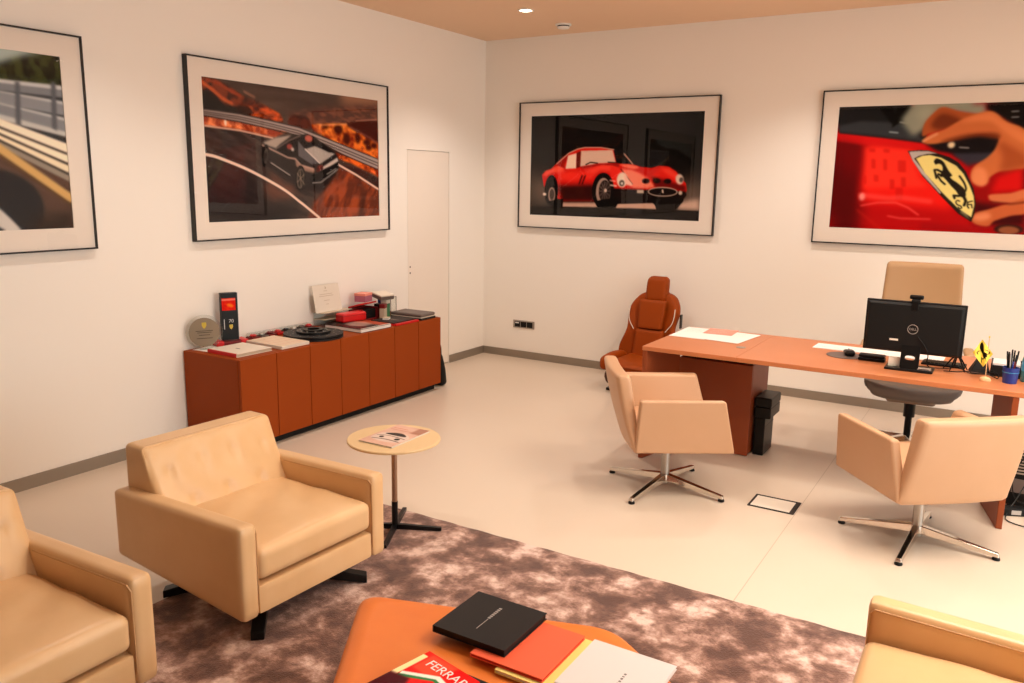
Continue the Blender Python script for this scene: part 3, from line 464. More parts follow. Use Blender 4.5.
PRINT_BADGE = [
    ('P', [0, 0, 1, 0, 1, 1, 0, 1], (178, 14, 18), 0, 1),
    ('P', [-0.0315, 0.2015, 0.1445, 0.24, 0.1315, 0.6747, 0.1307, 1.0167, 0.0063, 1.0267], (92, 8, 12), 0.03, 1),
    ('P', [0.1127, 0.2889, 0.3637, 0.326, 0.4967, 0.7269, 0.5022, 0.8237, 0.1278, 0.7768], (226, 34, 26), 0.02, 1),
    ('P', [-0.0056, 0.1855, 0.1182, 0.226, 0.3624, 0.3019, 0.3727, 0.3454, 0.1486, 0.3227, -0.0013, 0.2783], (208, 26, 28), 0.006, 1),
    ('P', [-0.0021, 0.2614, 0.0785, 0.2966, 0.1151, 0.3389, 0.0935, 0.608, 0.0046, 0.4053], (120, 8, 14), 0.03, 0.8),
    ('P', [0.1233, 0.3307, 0.191, 0.3234, 0.3126, 0.3544, 0.3525, 0.5691, 0.3972, 0.6495, 0.1311, 0.6662], (240, 74, 52), 0.01, 0.55),
    ('P', [0.1535, 0.4225, 0.1724, 0.4258, 0.1764, 0.5057, 0.1575, 0.5025], (196, 26, 22), 0.003, 0.6),
    ('P', [0.2029, 0.4258, 0.2198, 0.4291, 0.2244, 0.5184, 0.2074, 0.5153], (196, 26, 22), 0.003, 0.6),
    ('P', [0.2635, 0.4357, 0.2966, 0.439, 0.3016, 0.5339, 0.2684, 0.5311], (196, 26, 22), 0.003, 0.6),
    ('P', [0.1259, 0.56, 0.1399, 0.5631, 0.1433, 0.6338, 0.1293, 0.6308], (196, 26, 22), 0.003, 0.6),
    ('P', [0.1702, 0.5525, 0.1908, 0.5555, 0.1936, 0.6123, 0.173, 0.6094], (196, 26, 22), 0.003, 0.6),
    ('P', [0.238, 0.5879, 0.2582, 0.5908, 0.2623, 0.6703, 0.242, 0.6677], (196, 26, 22), 0.003, 0.6),
    ('P', [0.2648, 0.6536, 0.2948, 0.656, 0.2998, 0.752, 0.2697, 0.75], (196, 26, 22), 0.003, 0.6),
    ('P', [0.2829, 0.5704, 0.3029, 0.5733, 0.307, 0.6523, 0.287, 0.6496], (196, 26, 22), 0.003, 0.6),
    ('P', [0.1407, 0.3359, 0.1664, 0.3396, 0.1681, 0.3727, 0.1423, 0.3692], (196, 26, 22), 0.003, 0.6),
    ('P', [0.2004, 0.3433, 0.2257, 0.3469, 0.2272, 0.3765, 0.2019, 0.373], (196, 26, 22), 0.003, 0.6),
    ('L', [0.1251, 0.7224, 0.1774, 0.7322, 0.246, 0.746, 0.2873, 0.7359, 0.4098, 0.7634], 0.0227, (236, 92, 84), 0.006, 0.55),
    ('L', [0.1294, 0.8108, 0.197, 0.7819, 0.2729, 0.7782, 0.3247, 0.8172, 0.3687, 0.8727], 0.00703, (236, 100, 90), 0.003, 0.8),
    ('L', [0.2449, 0.8889, 0.2962, 0.9058, 0.4175, 0.9043], 0.00649, (240, 110, 100), 0.004, 0.7),
    ('E', [0.1302, 0.7375], 0.01297, 0.0173, 0, (240, 160, 150), 0.005, 0.8),
    ('L', [0.1136, 0.8459, 0.1604, 0.9114, 0.2161, 0.9927], 0.00649, (200, 50, 30), 0.006, 0.7),
    ('P', [-0.0145, -0.0072, 0.2939, -0.0, 0.3587, 0.0863, 0.3704, 0.302, 0.2297, 0.2635, 0.009, 0.2129], (34, 34, 36), 0.003, 1),
    ('P', [0.0017, 0.1522, 0.0957, 0.1162, 0.223, 0.1314, 0.3066, 0.1638, 0.3577, 0.2905, 0.1868, 0.2411, 0.0085, 0.2028], (58, 62, 66), 0.006, 1),
    ('P', [0.1669, 0.0117, 0.2166, 0.0066, 0.2559, 0.1296, 0.2237, 0.1444], (14, 14, 15), 0.004, 1),
    ('P', [0.2418, 0.0161, 0.2941, 0.0032, 0.2715, 0.1141, 0.2253, 0.177], (10, 10, 10), 0.004, 1),
    ('L', [0.2187, 0.2093, 0.2522, 0.2168], 0.00541, (170, 180, 180), 0.002, 1),
    ('L', [0.2561, 0.1328, 0.2893, 0.1438], 0.00432, (190, 190, 180), 0.002, 1),
    ('P', [0.2563, 0.1134, 0.2989, -0.0045, 0.582, 0.0023, 0.5848, 0.1128, 0.4131, 0.0496, 0.3467, 0.2133, 0.3121, 0.2444, 0.2752, 0.1626], (150, 152, 136), 0.012, 1),
    ('E', [0.3506, 0.062], 0.03243, 0.02703, 0, (176, 178, 160), 0.02, 0.7),
    ('P', [0.5783, 0.002, 0.7237, -0.0007, 0.7386, 0.2406, 0.645, 0.1308, 0.5895, 0.067], (22, 19, 19), 0.008, 1),
    ('L', [0.6742, 0.0715, 0.6994, 0.0699], 0.00378, (190, 190, 190), 0.002, 1),
    ('L', [0.6768, 0.1141, 0.702, 0.1122], 0.00378, (190, 190, 190), 0.002, 1),
    ('P', [0.3506, 0.2856, 0.4614, 0.2169, 0.6671, 0.2539, 0.7518, 0.4538, 0.7547, 0.4997, 0.671, 0.5628, 0.5442, 0.4545, 0.4707, 0.3831, 0.4146, 0.3619], (28, 23, 26), 0.006, 1),
    ('P', [0.4707, 0.3831, 0.645, 0.3766, 0.6366, 0.4854, 0.5422, 0.4861], (62, 62, 74), 0.006, 0.9),
    ('E', [0.467, 0.3165], 0.01405, 0.01405, 0, (226, 206, 170), 0.004, 1),
    ('L', [0.4991, 0.3359, 0.5339, 0.3411], 0.00486, (190, 180, 170), 0.002, 1),
    ('P', [0.5452, 0.4703, 0.6635, 0.4386, 0.7537, 0.4844, 0.7873, 1.0266, 0.5783, 1.0455], (150, 14, 16), 0.01, 1),
    ('P', [0.6487, 0.5633, 0.7528, 0.4691, 0.7652, 0.6689, 0.7216, 0.6705, 0.6338, 0.6894], (206, 22, 22), 0.012, 1),
    ('P', [0.5693, 0.7558, 0.7738, 0.8083, 0.7815, 0.9328, 0.6033, 0.9463], (70, 10, 14), 0.012, 1),
    ('P', [0.3811, 0.9299, 0.5881, 0.9475, 0.7815, 0.9328, 0.7854, 0.9953, 0.3865, 1.0294], (160, 14, 20), 0.008, 1),
    ('P', [0.7101, 0.0104, 1.0501, 0.0205, 1.0768, 0.4092, 0.7224, 0.2098], (22, 19, 19), 0.004, 1),
    ('P', [0.7384, 0.4692, 1.103, 0.7895, 1.1172, 0.9968, 0.7728, 1.0279], (120, 12, 16), 0.01, 1),
    ('P', [0.7226, 0.2129, 1.0768, 0.4092, 1.107, 0.8486, 0.8597, 0.5895, 0.7387, 0.4738], (196, 108, 64), 0.004, 1),
    ('P', [0.75, 0.6571, 1.0969, 0.7012, 1.1172, 0.9968, 0.7608, 0.8324], (188, 98, 58), 0.004, 1),
    ('p', [0.3509, 0.2455, 0.3537, 0.1496, 0.3828, 0.0716, 0.4194, 0.0233, 0.4835, 0.0613, 0.5843, 0.1051, 0.4965, 0.1554, 0.4214, 0.1998, 0.3756, 0.2302], (176, 92, 50), 0.004, 1),
    ('p', [0.3801, 0.1666, 0.4144, 0.0733, 0.4784, 0.1078, 0.4965, 0.1554, 0.4214, 0.1998], (110, 50, 28), 0.01, 0.8),
    ('p', [0.3515, 0.2872, 0.3836, 0.2304, 0.4367, 0.1924, 0.4947, 0.1241, 0.5529, 0.0804, 0.5968, 0.0643, 0.628, 0.0919, 0.6606, 0.1468, 0.7377, 0.2255, 0.7528, 0.4691, 0.7114, 0.5033, 0.661, 0.5194, 0.6263, 0.5637, 0.6179, 0.6111, 0.5966, 0.6354, 0.5621, 0.6046, 0.5531, 0.5414, 0.5647, 0.478, 0.6096, 0.4075, 0.6348, 0.3301, 0.6344, 0.2607, 0.577, 0.236, 0.5249, 0.2501, 0.4576, 0.2878, 0.3879, 0.3104], (204, 118, 70), 0.003, 1),
    ('p', [0.4956, 0.1397, 0.5534, 0.0881, 0.6049, 0.0754, 0.645, 0.1308, 0.7386, 0.2406, 0.7433, 0.3165, 0.6661, 0.2385, 0.6015, 0.1442], (226, 140, 88), 0.01, 0.9),
    ('p', [0.4262, 0.2872, 0.524, 0.2344, 0.6288, 0.2298, 0.639, 0.2762, 0.5633, 0.2589, 0.4732, 0.2881], (130, 62, 34), 0.006, 0.9),
    ('p', [0.6404, 0.2993, 0.6863, 0.3309, 0.749, 0.408, 0.7533, 0.4768, 0.6971, 0.5081, 0.6608, 0.5163, 0.6616, 0.4077], (168, 86, 46), 0.012, 0.9),
    ('p', [0.5564, 0.5334, 0.5765, 0.4858, 0.6086, 0.5169, 0.6179, 0.6111, 0.5928, 0.6355, 0.5644, 0.6046], (232, 150, 104), 0.008, 0.8),
    ('L', [0.3562, 0.2857, 0.4074, 0.2311], 0.00865, (226, 170, 130), 0.004, 0.8),
    ('p', [0.6277, 0.7134, 0.6416, 0.6954, 0.7078, 0.6835, 0.7642, 0.6535, 0.7699, 0.7462, 0.7125, 0.7615, 0.645, 0.7522], (206, 120, 78), 0.003, 1),
    ('p', [0.5733, 0.8921, 0.5897, 0.8428, 0.6335, 0.8131, 0.7122, 0.7568, 0.7685, 0.723, 0.7752, 0.8316, 0.7184, 0.8586, 0.6614, 0.902, 0.6412, 0.9434, 0.595, 0.934], (194, 104, 62), 0.003, 1),
    ('p', [0.5767, 0.8838, 0.5977, 0.8503, 0.6351, 0.84, 0.645, 0.8792, 0.6086, 0.9057], (226, 150, 110), 0.008, 0.8),
    ('L', [0.6377, 0.7557, 0.7129, 0.7678, 0.7701, 0.7493], 0.00649, (90, 30, 20), 0.004, 0.8),
    ('E', [0.7172, 0.9614], 0.05405, 0.02162, 0, (60, 30, 24), 0.003, 1),
    ('E', [0.7177, 0.9693], 0.03784, 0.01622, 0, (150, 90, 60), 0.004, 1),
    ('P', [0.3001, 0.3622, 0.3431, 0.3548, 0.3823, 0.3592, 0.4667, 0.4121, 0.502, 0.4526, 0.5342, 0.5246, 0.5696, 0.6539, 0.584, 0.7598, 0.5854, 0.8471, 0.5763, 0.9161, 0.5248, 0.8557, 0.4503, 0.7188, 0.3688, 0.5614, 0.3226, 0.4334], (44, 36, 30), 0.0015, 1),
    ('P', [0.3053, 0.3682, 0.3435, 0.3627, 0.3836, 0.365, 0.4173, 0.3828, 0.3789, 0.3865, 0.3456, 0.4019, 0.3279, 0.4216, 0.3771, 0.5336, 0.4488, 0.6923, 0.4444, 0.6994, 0.3629, 0.5417, 0.3229, 0.4384], (186, 176, 170), 0.0015, 1),
    ('P', [0.5287, 0.8408, 0.5696, 0.897, 0.558, 0.8586, 0.537, 0.8207], (130, 120, 90), 0.003, 1),
    ('P', [0.3358, 0.4216, 0.3602, 0.4001, 0.389, 0.3943, 0.4335, 0.4159, 0.4939, 0.4768, 0.5257, 0.5392, 0.5542, 0.6303, 0.5738, 0.7118, 0.5805, 0.7793, 0.5742, 0.8791, 0.5173, 0.8071, 0.4483, 0.6825, 0.3774, 0.5395], (230, 214, 138), 0.001, 1),
    ('p', [0.4073, 0.4451, 0.4156, 0.4217, 0.4345, 0.4334, 0.4461, 0.4528, 0.4575, 0.4867, 0.4689, 0.5206, 0.4832, 0.5544, 0.4763, 0.5672, 0.4859, 0.5865, 0.5063, 0.6122, 0.5269, 0.6437, 0.5387, 0.6695, 0.544, 0.713, 0.5316, 0.7252, 0.5163, 0.7044, 0.5052, 0.6755, 0.4893, 0.6468, 0.4732, 0.6131, 0.4516, 0.5696, 0.4368, 0.5621, 0.44, 0.5327, 0.4446, 0.5112, 0.4421, 0.4839, 0.4324, 0.4645, 0.4218, 0.4646, 0.4148, 0.4685], (38, 33, 26), 0.0012, 1),
    ('L', [0.4472, 0.5326, 0.4244, 0.5114, 0.4128, 0.5116, 0.4184, 0.5428, 0.4241, 0.5751], 0.00811, (38, 33, 26), 0.001, 1),
    ('L', [0.4439, 0.56, 0.43, 0.5426, 0.4268, 0.5554, 0.4437, 0.5992, 0.4595, 0.6242], 0.00703, (38, 33, 26), 0.001, 1),
    ('L', [0.5306, 0.7087, 0.5168, 0.7141, 0.4977, 0.711, 0.5027, 0.7323], 0.00865, (38, 33, 26), 0.001, 1),
    ('L', [0.5356, 0.7133, 0.5463, 0.7518, 0.5421, 0.7852], 0.01081, (38, 33, 26), 0.001, 1),
    ('l', [0.5377, 0.6841, 0.5418, 0.6568, 0.5321, 0.6115, 0.5118, 0.5588], 0.00703, (38, 33, 26), 0.001, 1),
    ('l', [0.5229, 0.7549, 0.5141, 0.7494, 0.5092, 0.7634, 0.516, 0.7826, 0.5283, 0.7918, 0.5338, 0.8062, 0.5272, 0.8134, 0.5199, 0.802], 0.00432, (38, 33, 26), 0.001, 1),
    ('L', [0.5548, 0.7612, 0.5541, 0.7904, 0.5607, 0.8076], 0.00486, (38, 33, 26), 0.001, 1),
    ('L', [0.5548, 0.7612, 0.5706, 0.7526], 0.00486, (38, 33, 26), 0.001, 1),
    ('L', [0.5559, 0.7806, 0.5697, 0.7779, 0.5726, 0.804], 0.00432, (38, 33, 26), 0.001, 1),
]
PRINT_FENCE = [
    ('F', (108, 84, 74), (84, 64, 56), 5, 40, 0.5),
    ('P', [0.0429, -0.2836, 1.0176, -0.164, 1.0055, 0.0862, 0.001, 0.2999], (170, 184, 180), 0, 1),
    ('T', [0.0051, 0.242, 0.38, 0.126, 0.6514, 0.132, 0.8133, 0.0803, 0.8669, 0.0365, 0.9216, 0.0042, 1.0008, -0.0119, 1.0054, 0.1862, 0.5748, 0.1893, -0.0024, 0.3464], (64, 70, 38), (28, 32, 24), 26, 18, 0, 0.01, 1),
    ('P', [0.5754, 0.1777, 0.8085, 0.1718, 1.0014, 0.1702, 0.9993, 0.7157, 0.7905, 0.5097, 0.5748, 0.1893], (56, 58, 62), 0.002, 1),
    ('L', [0.5754, 0.1775, 1.0154, 0.1787], 0.01695, (196, 196, 196), 0.002, 1),
    ('L', [0.5744, 0.1948, 1.0138, 0.2112], 0.0226, (130, 132, 136), 0.002, 1),
    ('L', [0.5736, 0.2094, 1.011, 0.2701], 0.01695, (190, 190, 190), 0.002, 1),
    ('L', [0.5731, 0.2176, 1.0093, 0.3049], 0.0339, (140, 142, 146), 0.002, 1),
    ('L', [0.5718, 0.2393, 1.0065, 0.3638], 0.01695, (186, 186, 186), 0.002, 1),
    ('L', [0.5709, 0.2545, 1.0048, 0.3984], 0.0339, (134, 136, 140), 0.002, 1),
    ('L', [0.5691, 0.2855, 1.0027, 0.4432], 0.01695, (190, 188, 184), 0.002, 1),
    ('P', [0.855, 0.1658, 0.8689, 0.1662, 0.8601, 0.4383, 0.845, 0.4238], (96, 98, 104), 0.004, 1),
    ('P', [0.9668, 0.1437, 0.9818, 0.1441, 0.9737, 0.426, 0.9574, 0.411], (96, 98, 104), 0.004, 1),
    ('L', [0.57, 0.271, 1.0177, 0.5374], 0.03107, (238, 222, 200), 0.002, 1),
    ('L', [0.5691, 0.286, 1.0149, 0.5957], 0.02825, (240, 224, 200), 0.002, 1),
    ('L', [0.5686, 0.2939, 1.0119, 0.658], 0.02825, (236, 218, 190), 0.002, 1),
    ('L', [0.5676, 0.3112, 1.0094, 0.7112], 0.01977, (150, 140, 128), 0.002, 1),
    ('L', [0.5696, 0.2774, 1.0162, 0.5692], 0.00621, (60, 54, 50), 0.002, 1),
    ('L', [0.5688, 0.2905, 1.0133, 0.6295], 0.00621, (60, 54, 50), 0.002, 1),
    ('L', [0.568, 0.304, 1.0106, 0.6864], 0.00621, (60, 54, 50), 0.002, 1),
    ('L', [0.5708, 0.2562, 1.0131, 0.8426], 0.03107, (206, 170, 112), 0.003, 1),
    ('L', [0.5691, 0.2855, 1.0114, 0.8779], 0.00904, (90, 66, 48), 0.003, 1),
    ('E', [0.781, 0.8499], 0.12994, 0.10169, 0.3, (40, 42, 48), 0.006, 1),
    ('P', [0.7256, 0.7843, 0.7949, 0.9163, 0.8346, 1.0023, 0.7984, 1.0163, 0.7022, 0.9118], (206, 200, 194), 0.004, 1),
    ('T', [0.8844, 0.9206, 1.0049, 0.9087, 0.999, 1.0326, 0.8428, 1.0199], (60, 44, 40), (40, 32, 30), 12, 20, 0, 0.02, 0.8),
]
# ================================================================ the room
T = .12
def slab(name, x0, x1, y0, y1, z0, z1, m): return struct(obj(name, box(BM(), x0, x1, y0, y1, z0, z1), m))
slab('floor', -T, RX+T, BY-T, T, -.1, 0, M['floor']); slab('ceiling', -T, RX+T, BY-T, T, H, H+.1, M['ceiling'])
bm = BM(); DY0, DY1, DZ = -1.245, -.612, 2.035          # flush door opening in the left wall
box(bm, -T, 0, BY, DY0, 0, H); box(bm, -T, 0, DY1, 0, 0, H); box(bm, -T, 0, DY0, DY1, DZ, H); box(bm, -T, -.03, DY0, DY1, 0, DZ)
struct(obj('wall_left', bm, M['wall']))
slab('wall_back', -T, RX+T, 0, T, 0, H, M['wall']); slab('wall_front', -T, RX+T, BY-T, BY, 0, H, M['wall_far'])  # unseen front wall coloured dark to cut bounce onto camera-facing sides
WY0, WY1, WZ0, WZ1 = -6.4, -2.3, .12, 2.60
bm = BM(); box(bm, RX, RX+T, BY, WY0, 0, H); box(bm, RX, RX+T, WY1, 0, 0, H); box(bm, RX, RX+T, WY0, WY1, 0, WZ0); box(bm, RX, RX+T, WY0, WY1, WZ1, H)
struct(obj('wall_right', bm, M['wall']))
bm = BM()
for y in (WY0, WY0+1.35, WY0+2.7, WY1-.05): box(bm, RX+.02, RX+.08, y, y+.05, WZ0, WZ1)
for z in (WZ0, WZ1-.05): box(bm, RX+.02, RX+.08, WY0, WY1, z, z+.05)
wf = struct(obj('window_1', bm, M['blackmet'])); obj('pane', box(BM(), RX+.045, RX+.05, WY0+.05, WY1-.05, WZ0+.05, WZ1-.05), M['clear'], wf)
bm = BM(); box(bm, -.028, -.002, DY0+.005, DY1-.005, .012, DZ-.005); dr = struct(obj('door_1', bm, M['door']))
for z in (.94, .995): obj('keyhole', lathe(BM(), [(.009, 0), (.009, .003)], 16), M['textgrey'], dr).matrix_local = Matrix.Translation((-.003, -1.212, z)) @ Matrix.Rotation(PI/2, 4, 'Y')
bm = BM(); box(bm, 0, .012, BY, DY0-.005, 0, .075); box(bm, 0, .012, DY1+.005, -.012, 0, .075); struct(obj('baseboard_left', bm, M['skirting']))
struct(obj('baseboard_back', box(BM(), 0, RX, -.012, 0, 0, .075), M['skirting']))
# recessed downlights and smoke detector
d0 = None
DL = {(1.105, -1.10): 'small round ceiling downlight glowing above the far left room corner'}
DN = {1.105: 'left wall row', 3.3: 'middle row', 5.5: 'window row'}; DM = {-1.10: 'nearest the back wall', -2.75: 'level with the visitor chairs', -4.4: 'level with the armchairs'}
for (x, y) in SPOTS:
    t = thing('ceiling_downlight', DL.get((x, y), 'recessed ceiling downlight outside the view, '+DN[x]+', '+DM[y]), 'light', (x, y, H), 0, 'recessed downlights')
    if d0 is None:
        bm = BM(); n = 32; A = [[bm.verts.new((r*math.cos(2*PI*i/n), r*math.sin(2*PI*i/n), z)) for i in range(n)] for r, z in ((.066, 0), (.066, -.006), (.05, -.006), (.05, 0))]
        for a, b in zip(A, A[1:]):
            for i in range(n): bm.faces.new((a[i], a[(i+1) % n], b[(i+1) % n], b[i]))
        ring = obj('trim_ring', bm, M['white'], t); lens = obj('lamp_lens', lathe(BM(), [(.05, -.001), (.05, -.004)], 32), M['lampglow'], t); d0 = (ring, lens)
    else:
        for c in d0: k = c.copy(); scn.collection.objects.link(k); k.parent = t
t = thing('added_fill_panel', 'added unseen square fill light panel above the seating group', 'light', (5.3, -3.55, H)); bevel(obj('fill_frame', box(BM(), -.8, .8, -.8, .8, -.03, -.001), M['white'], t), .004, 1); obj('fill_glow', box(BM(), -.75, .75, -.75, .75, -.033, -.03), M['lampglow'], t)  # invented glowing fixture for the added fill light, out of view
t = thing('smoke_detector', 'small white round smoke detector on the ceiling near the corner', 'smoke detector', (1.095, -.44, H))
obj('base', lathe(BM(), [(.07, -.001), (.07, -.012), (.064, -.014)], 32), M['white'], t, True); obj('sensor_grille', lathe(BM(), [(.052, -.014), (.052, -.024)], 32), M['dark'], t); obj('cap', lathe(BM(), [(.056, -.024), (.05, -.036), (.02, -.042)], 32), M['white'], t, True)
# wall socket
t = thing('wall_socket', 'flat steel framed triple socket low on the wall right of the corner', 'socket', (.494, 0, .349))
bevel(obj('cover_frame', box(BM(), -.125, .125, -.008, 0, -.04, .04), M['steel'], t), .004)
for i, x in enumerate((-.072, 0, .072)):
    s = obj('socket_insert', box(BM(), x-.032, x+.032, -.011, -.0075, -.028, .028), M['black'], t)
    if i == 0: obj('label_strip', box(BM(), x-.024, x+.018, -.012, -.0105, .008, .02), M['white'], s)
    else: obj('socket_well', lathe(BM(), [(.019, 0), (.019, .002)], 24), M['blackm'], s).matrix_local = Matrix.Translation((x, -.011, 0)) @ Matrix.Rotation(PI/2, 4, 'X')
# ================================================================ framed pictures
def picture(name, label, side, a0, a1, z0, z1, ops, pw, res=(420, 228), aspect_rect=None):
    """side 'L' (on wall x=0, runs along y) or 'B' (on wall y=0, runs along x). aspect_rect: print rectangle a0,a1,z0,z1"""
    t = thing(name, label, 'picture', (0, a0, z0) if side == 'L' else (a0, 0, z0), PI/2 if side == 'L' else 0)
    W, Hh = a1-a0, z1-z0; D = .04; f = .009
    p0, p1, q0, q1 = aspect_rect; p0 -= a0; p1 -= a0; q0 -= z0; q1 -= z0
    # local frame: x along the wall, -y out of the wall
    bm = BM(); box(bm, 0, f, -D, -.002, 0, Hh); box(bm, W-f, W, -D, -.002, 0, Hh); box(bm, f, W-f, -D, -.002, 0, f); box(bm, f, W-f, -D, -.002, Hh-f, Hh)
    obj('frame', bm, M['frame'], t)
    bm = BM(); y = -.026
    box(bm, f, p0, y, -.018, f, Hh-f); box(bm, p1, W-f, y, -.018, f, Hh-f); box(bm, p0, p1, y, -.018, f, q0); box(bm, p0, p1, y, -.018, q1, Hh-f)
    obj('mat_board', bm, M['mat_board'], t)
    s = sheet('print', res[0], res[1], p1-p0, q1-q0, ops, M['ink'], t); s.location = (p0, -.02, q0); s.rotation_euler = (PI/2, 0, 0)
    g = BM(); g.faces.new([g.verts.new(q) for q in ((f, -.033, f), (W-f, -.033, f), (W-f, -.033, Hh-f), (f, -.033, Hh-f))]); obj('glass', g, M['glass'], t); return t
# the left wall is seen with y growing to the right: local +x maps to +y, out of the wall is +x
picture('framed_photograph', 'framed print of a roofless black sports car on a coastal bend, left wall', 'L', -3.521, -1.535, 1.345, 2.537, PRINT_COAST, 1, aspect_rect=(-3.398, -1.655, 1.469, 2.412))
picture('framed_photograph', 'framed print of a motorway guard rail, cut off by the left photo edge', 'L', -6.195, -4.207, 1.342, 2.537, PRINT_FENCE, 1, res=(420, 228), aspect_rect=(-6.083, -4.336, 1.469, 2.411))
picture('framed_photograph', 'framed print of a red vintage coupe against black, centre of the wall', 'B', .421, 2.402, 1.331, 2.519, PRINT_COUPE, 1, aspect_rect=(.55, 2.267, 1.455, 2.39))
picture('framed_photograph', 'framed print of hands fixing a yellow horse badge to red bodywork', 'B', 3.230, 5.23, 1.322, 2.515, PRINT_BADGE, 1, aspect_rect=(3.3575, 5.10, 1.449, 2.387))
# ================================================================ rug
def rugf(p, q):
    p.z += .0015*math.sin(p.x*31+p.y*7)*math.sin(p.y*27); return p
bm = soft((3.75, 3.35, .014), .006, (120, 110, 3), rugf)
o = tag(obj('rug', bm, M['rug'], None, True), 'brown and pale pink cloud patterned rug under the armchairs and pouf', 'rug'); o.location = (1.765+1.875, -3.80-1.675, .0085)
# ================================================================ floor socket box
t = thing('floor_box', 'flush rectangular floor box lid with dark metal rim between the chairs', 'floor box', (3.668, -2.557, 0))
bm = BM(); a, b = .127, .1
for r in ((-a, a, -b, -b+.014), (-a, a, b-.014, b), (-a, -a+.012, -b+.014, b-.014), (a-.026, a, -b+.014, b-.014)): box(bm, r[0], r[1], r[2], r[3], .0, .004)
obj('rim', bm, M['dark'], t); obj('lid', box(BM(), -a+.012, a-.026, -b+.014, b-.014, .0, .002), M['offwhite'], t)
# ================================================================ armchairs
AW, AD, Z0, Z1 = .774, .823, .162, .503
def wr(p, k, s): return k*(math.sin(p.x*s+1.3*math.sin(p.y*9))*math.sin(p.y*s*.7+2*math.sin(p.x*7)))
def make_armchair(label):
    """origin: floor under the centre; faces +x; left arm is +y"""
    t = thing('armchair', label, 'armchair', (0, 0, 0), 0)
    hx, hy, at = AD/2, AW/2, .082
    for s in (-1, 1):
        y0, y1 = (hy-at, hy) if s > 0 else (-hy, -hy+at)
        def df(p, q):
            p.y += .004*math.cos(q.x*1.5)*(1 if q.y > 0 else -1)*max(0, 1-abs(q.z)**3); u = (1+q.z)/2; p.z += (1-u)*(-.004-.028*q.x)+u*(-.008+.014*q.x); return p
        a = softbox('armrest', -hx, hx, y0, y1, Z0, Z1, .022, M['leather'], t, (36, 8, 18), df)
        e = BM(); zt = Z1-.0215
        for yy in (y0+.0215, y1-.0215): pass
        yi = y0-.0005 if s > 0 else y1+.0005
        tube(e, [(-hx+.26, yi, zt-.013), (hx-.02, yi, zt+.006), (hx-.006, yi+s*.004, zt-.012), (hx-.004, yi+s*.004, Z0+.02)], .0028, 6)
        obj('piping', e, M['piping'], a).location = -a.location
    iy = hy-at
    softbox('front_rail', hx-.05, hx-.006, -iy+.001, iy-.001, Z0-.026, .250, .008, M['leather'], t, (6, 30, 8))
    obj('seat_platform', box(BM(), -hx+.05, hx-.04, -iy+.002, iy-.002, Z0+.005, .25), M['leather'], t)
    def seat(p, q):
        top = max(0, q.z); f = (1-q.x**4)*(1-q.y**4)
        p.z += .022*f*(1 if q.z > 0 else 0)
        if q.z > .5:
            p.z += .0035*math.sin(p.y*22+3*math.sin(p.x*9))*math.exp(-((p.x-.05)/.2)**2)+.003*math.sin((p.x+p.y*.6)*30)*math.exp(-((p.x+.12)/.12)**2)*math.cos(q.y*1.4)
        return p
    softbox('seat_cushion', -hx+.19, hx-.002, -iy+.004, iy-.004, .268, .392, .028, M['leather'], t, (44, 44, 10), seat)
    # back: wedge between the arms, upright behind, leaning front with seven buttons
    zt = .668; zb = .20; rear = -hx+.0; n = (30, 44, 36)
    tuft = [(-.24, .56), (-.08, .575), (.08, .575), (.24, .56), (-.17, .43), (0, .435), (.17, .43)]
    def back(p, q):
        z = p.z+(zt+zb)/2; k = (z-zb)/(zt-zb)
        if q.x > 0:
            p.x = p.x+(.155-.225*k)*q.x+.018*q.x*(1-q.y**4)*math.sin(PI*min(1, max(0, k)))
            if q.x > .9:
                for ty, tz in tuft:
                    d2 = ((p.y-ty)**2+(z-tz)**2); p.x -= .011*math.exp(-d2/.0004)+.004*math.exp(-((p.y-ty)/.012)**2-((z-tz+.03)/.035)**2)
                p.x += .0022*math.sin(p.y*40+4*math.sin(z*14))
        return p
    b = soft((.20, 2*(iy+.022), zt-zb), .024, n, back); o = obj('backrest', b, M['leather'], t, True); o.location = (rear+.105, 0, (zt+zb)/2)
    b = BM(); tube(b, [(rear+.122, -iy-.010, zt-.012), (rear+.118, -iy+.008, zt-.002), (rear+.118, iy-.008, zt-.002), (rear+.122, iy+.010, zt-.012)], .0028, 6)
    pp = obj('piping', b, M['piping'], o); pp.location = -o.location
    hub = BM(); lathe(hub, [(.05, .095), (.05, .165)], 24, (.075, 0)); obj('hub', hub, M['blackm'], t)
    for k in range(4):
        a = PI/4+k*PI/2; u = Vector((math.cos(a), math.sin(a), 0)); v = Vector((-u.y, u.x, 0)); b = BM()
        def P(r, w_, z): return u*r+v*w_+Vector((.075, 0, z))
        hexa(b, [P(.03, -.03, .09), P(.425, -.026, .0165), P(.425, .026, .0165), P(.03, .03, .09)], [P(.03, -.03, .152), P(.425, -.026, .05), P(.425, .026, .05), P(.03, .03, .152)])
        bevel(obj('leg', b, M['black'], t), .004, 2)
    return t
A0 = make_armchair('cream leather armchair with tufted back beside the round side table')
def place(t, front, th):
    """front: middle of the front edge on the floor"""
    t.location = (front[0]-AD/2*math.cos(th), front[1]-AD/2*math.sin(th), 0); t.rotation_euler = (0, 0, th); return t
th = -.043; c = Vector((2.381, -5.215)); s = Vector((-math.sin(th), math.cos(th))); place(A0, c+s*AW/2, th)
B0 = copy_tree(A0); B0['label'] = 'cream leather armchair cut off by the left photo edge'; place(B0, (2.40, -5.580-AW/2), 0.0)
D0 = copy_tree(A0); D0['label'] = 'cream leather armchair in the lower right corner facing the orange pouf'; place(D0, (4.412, -4.425-AW/2), PI+.012)
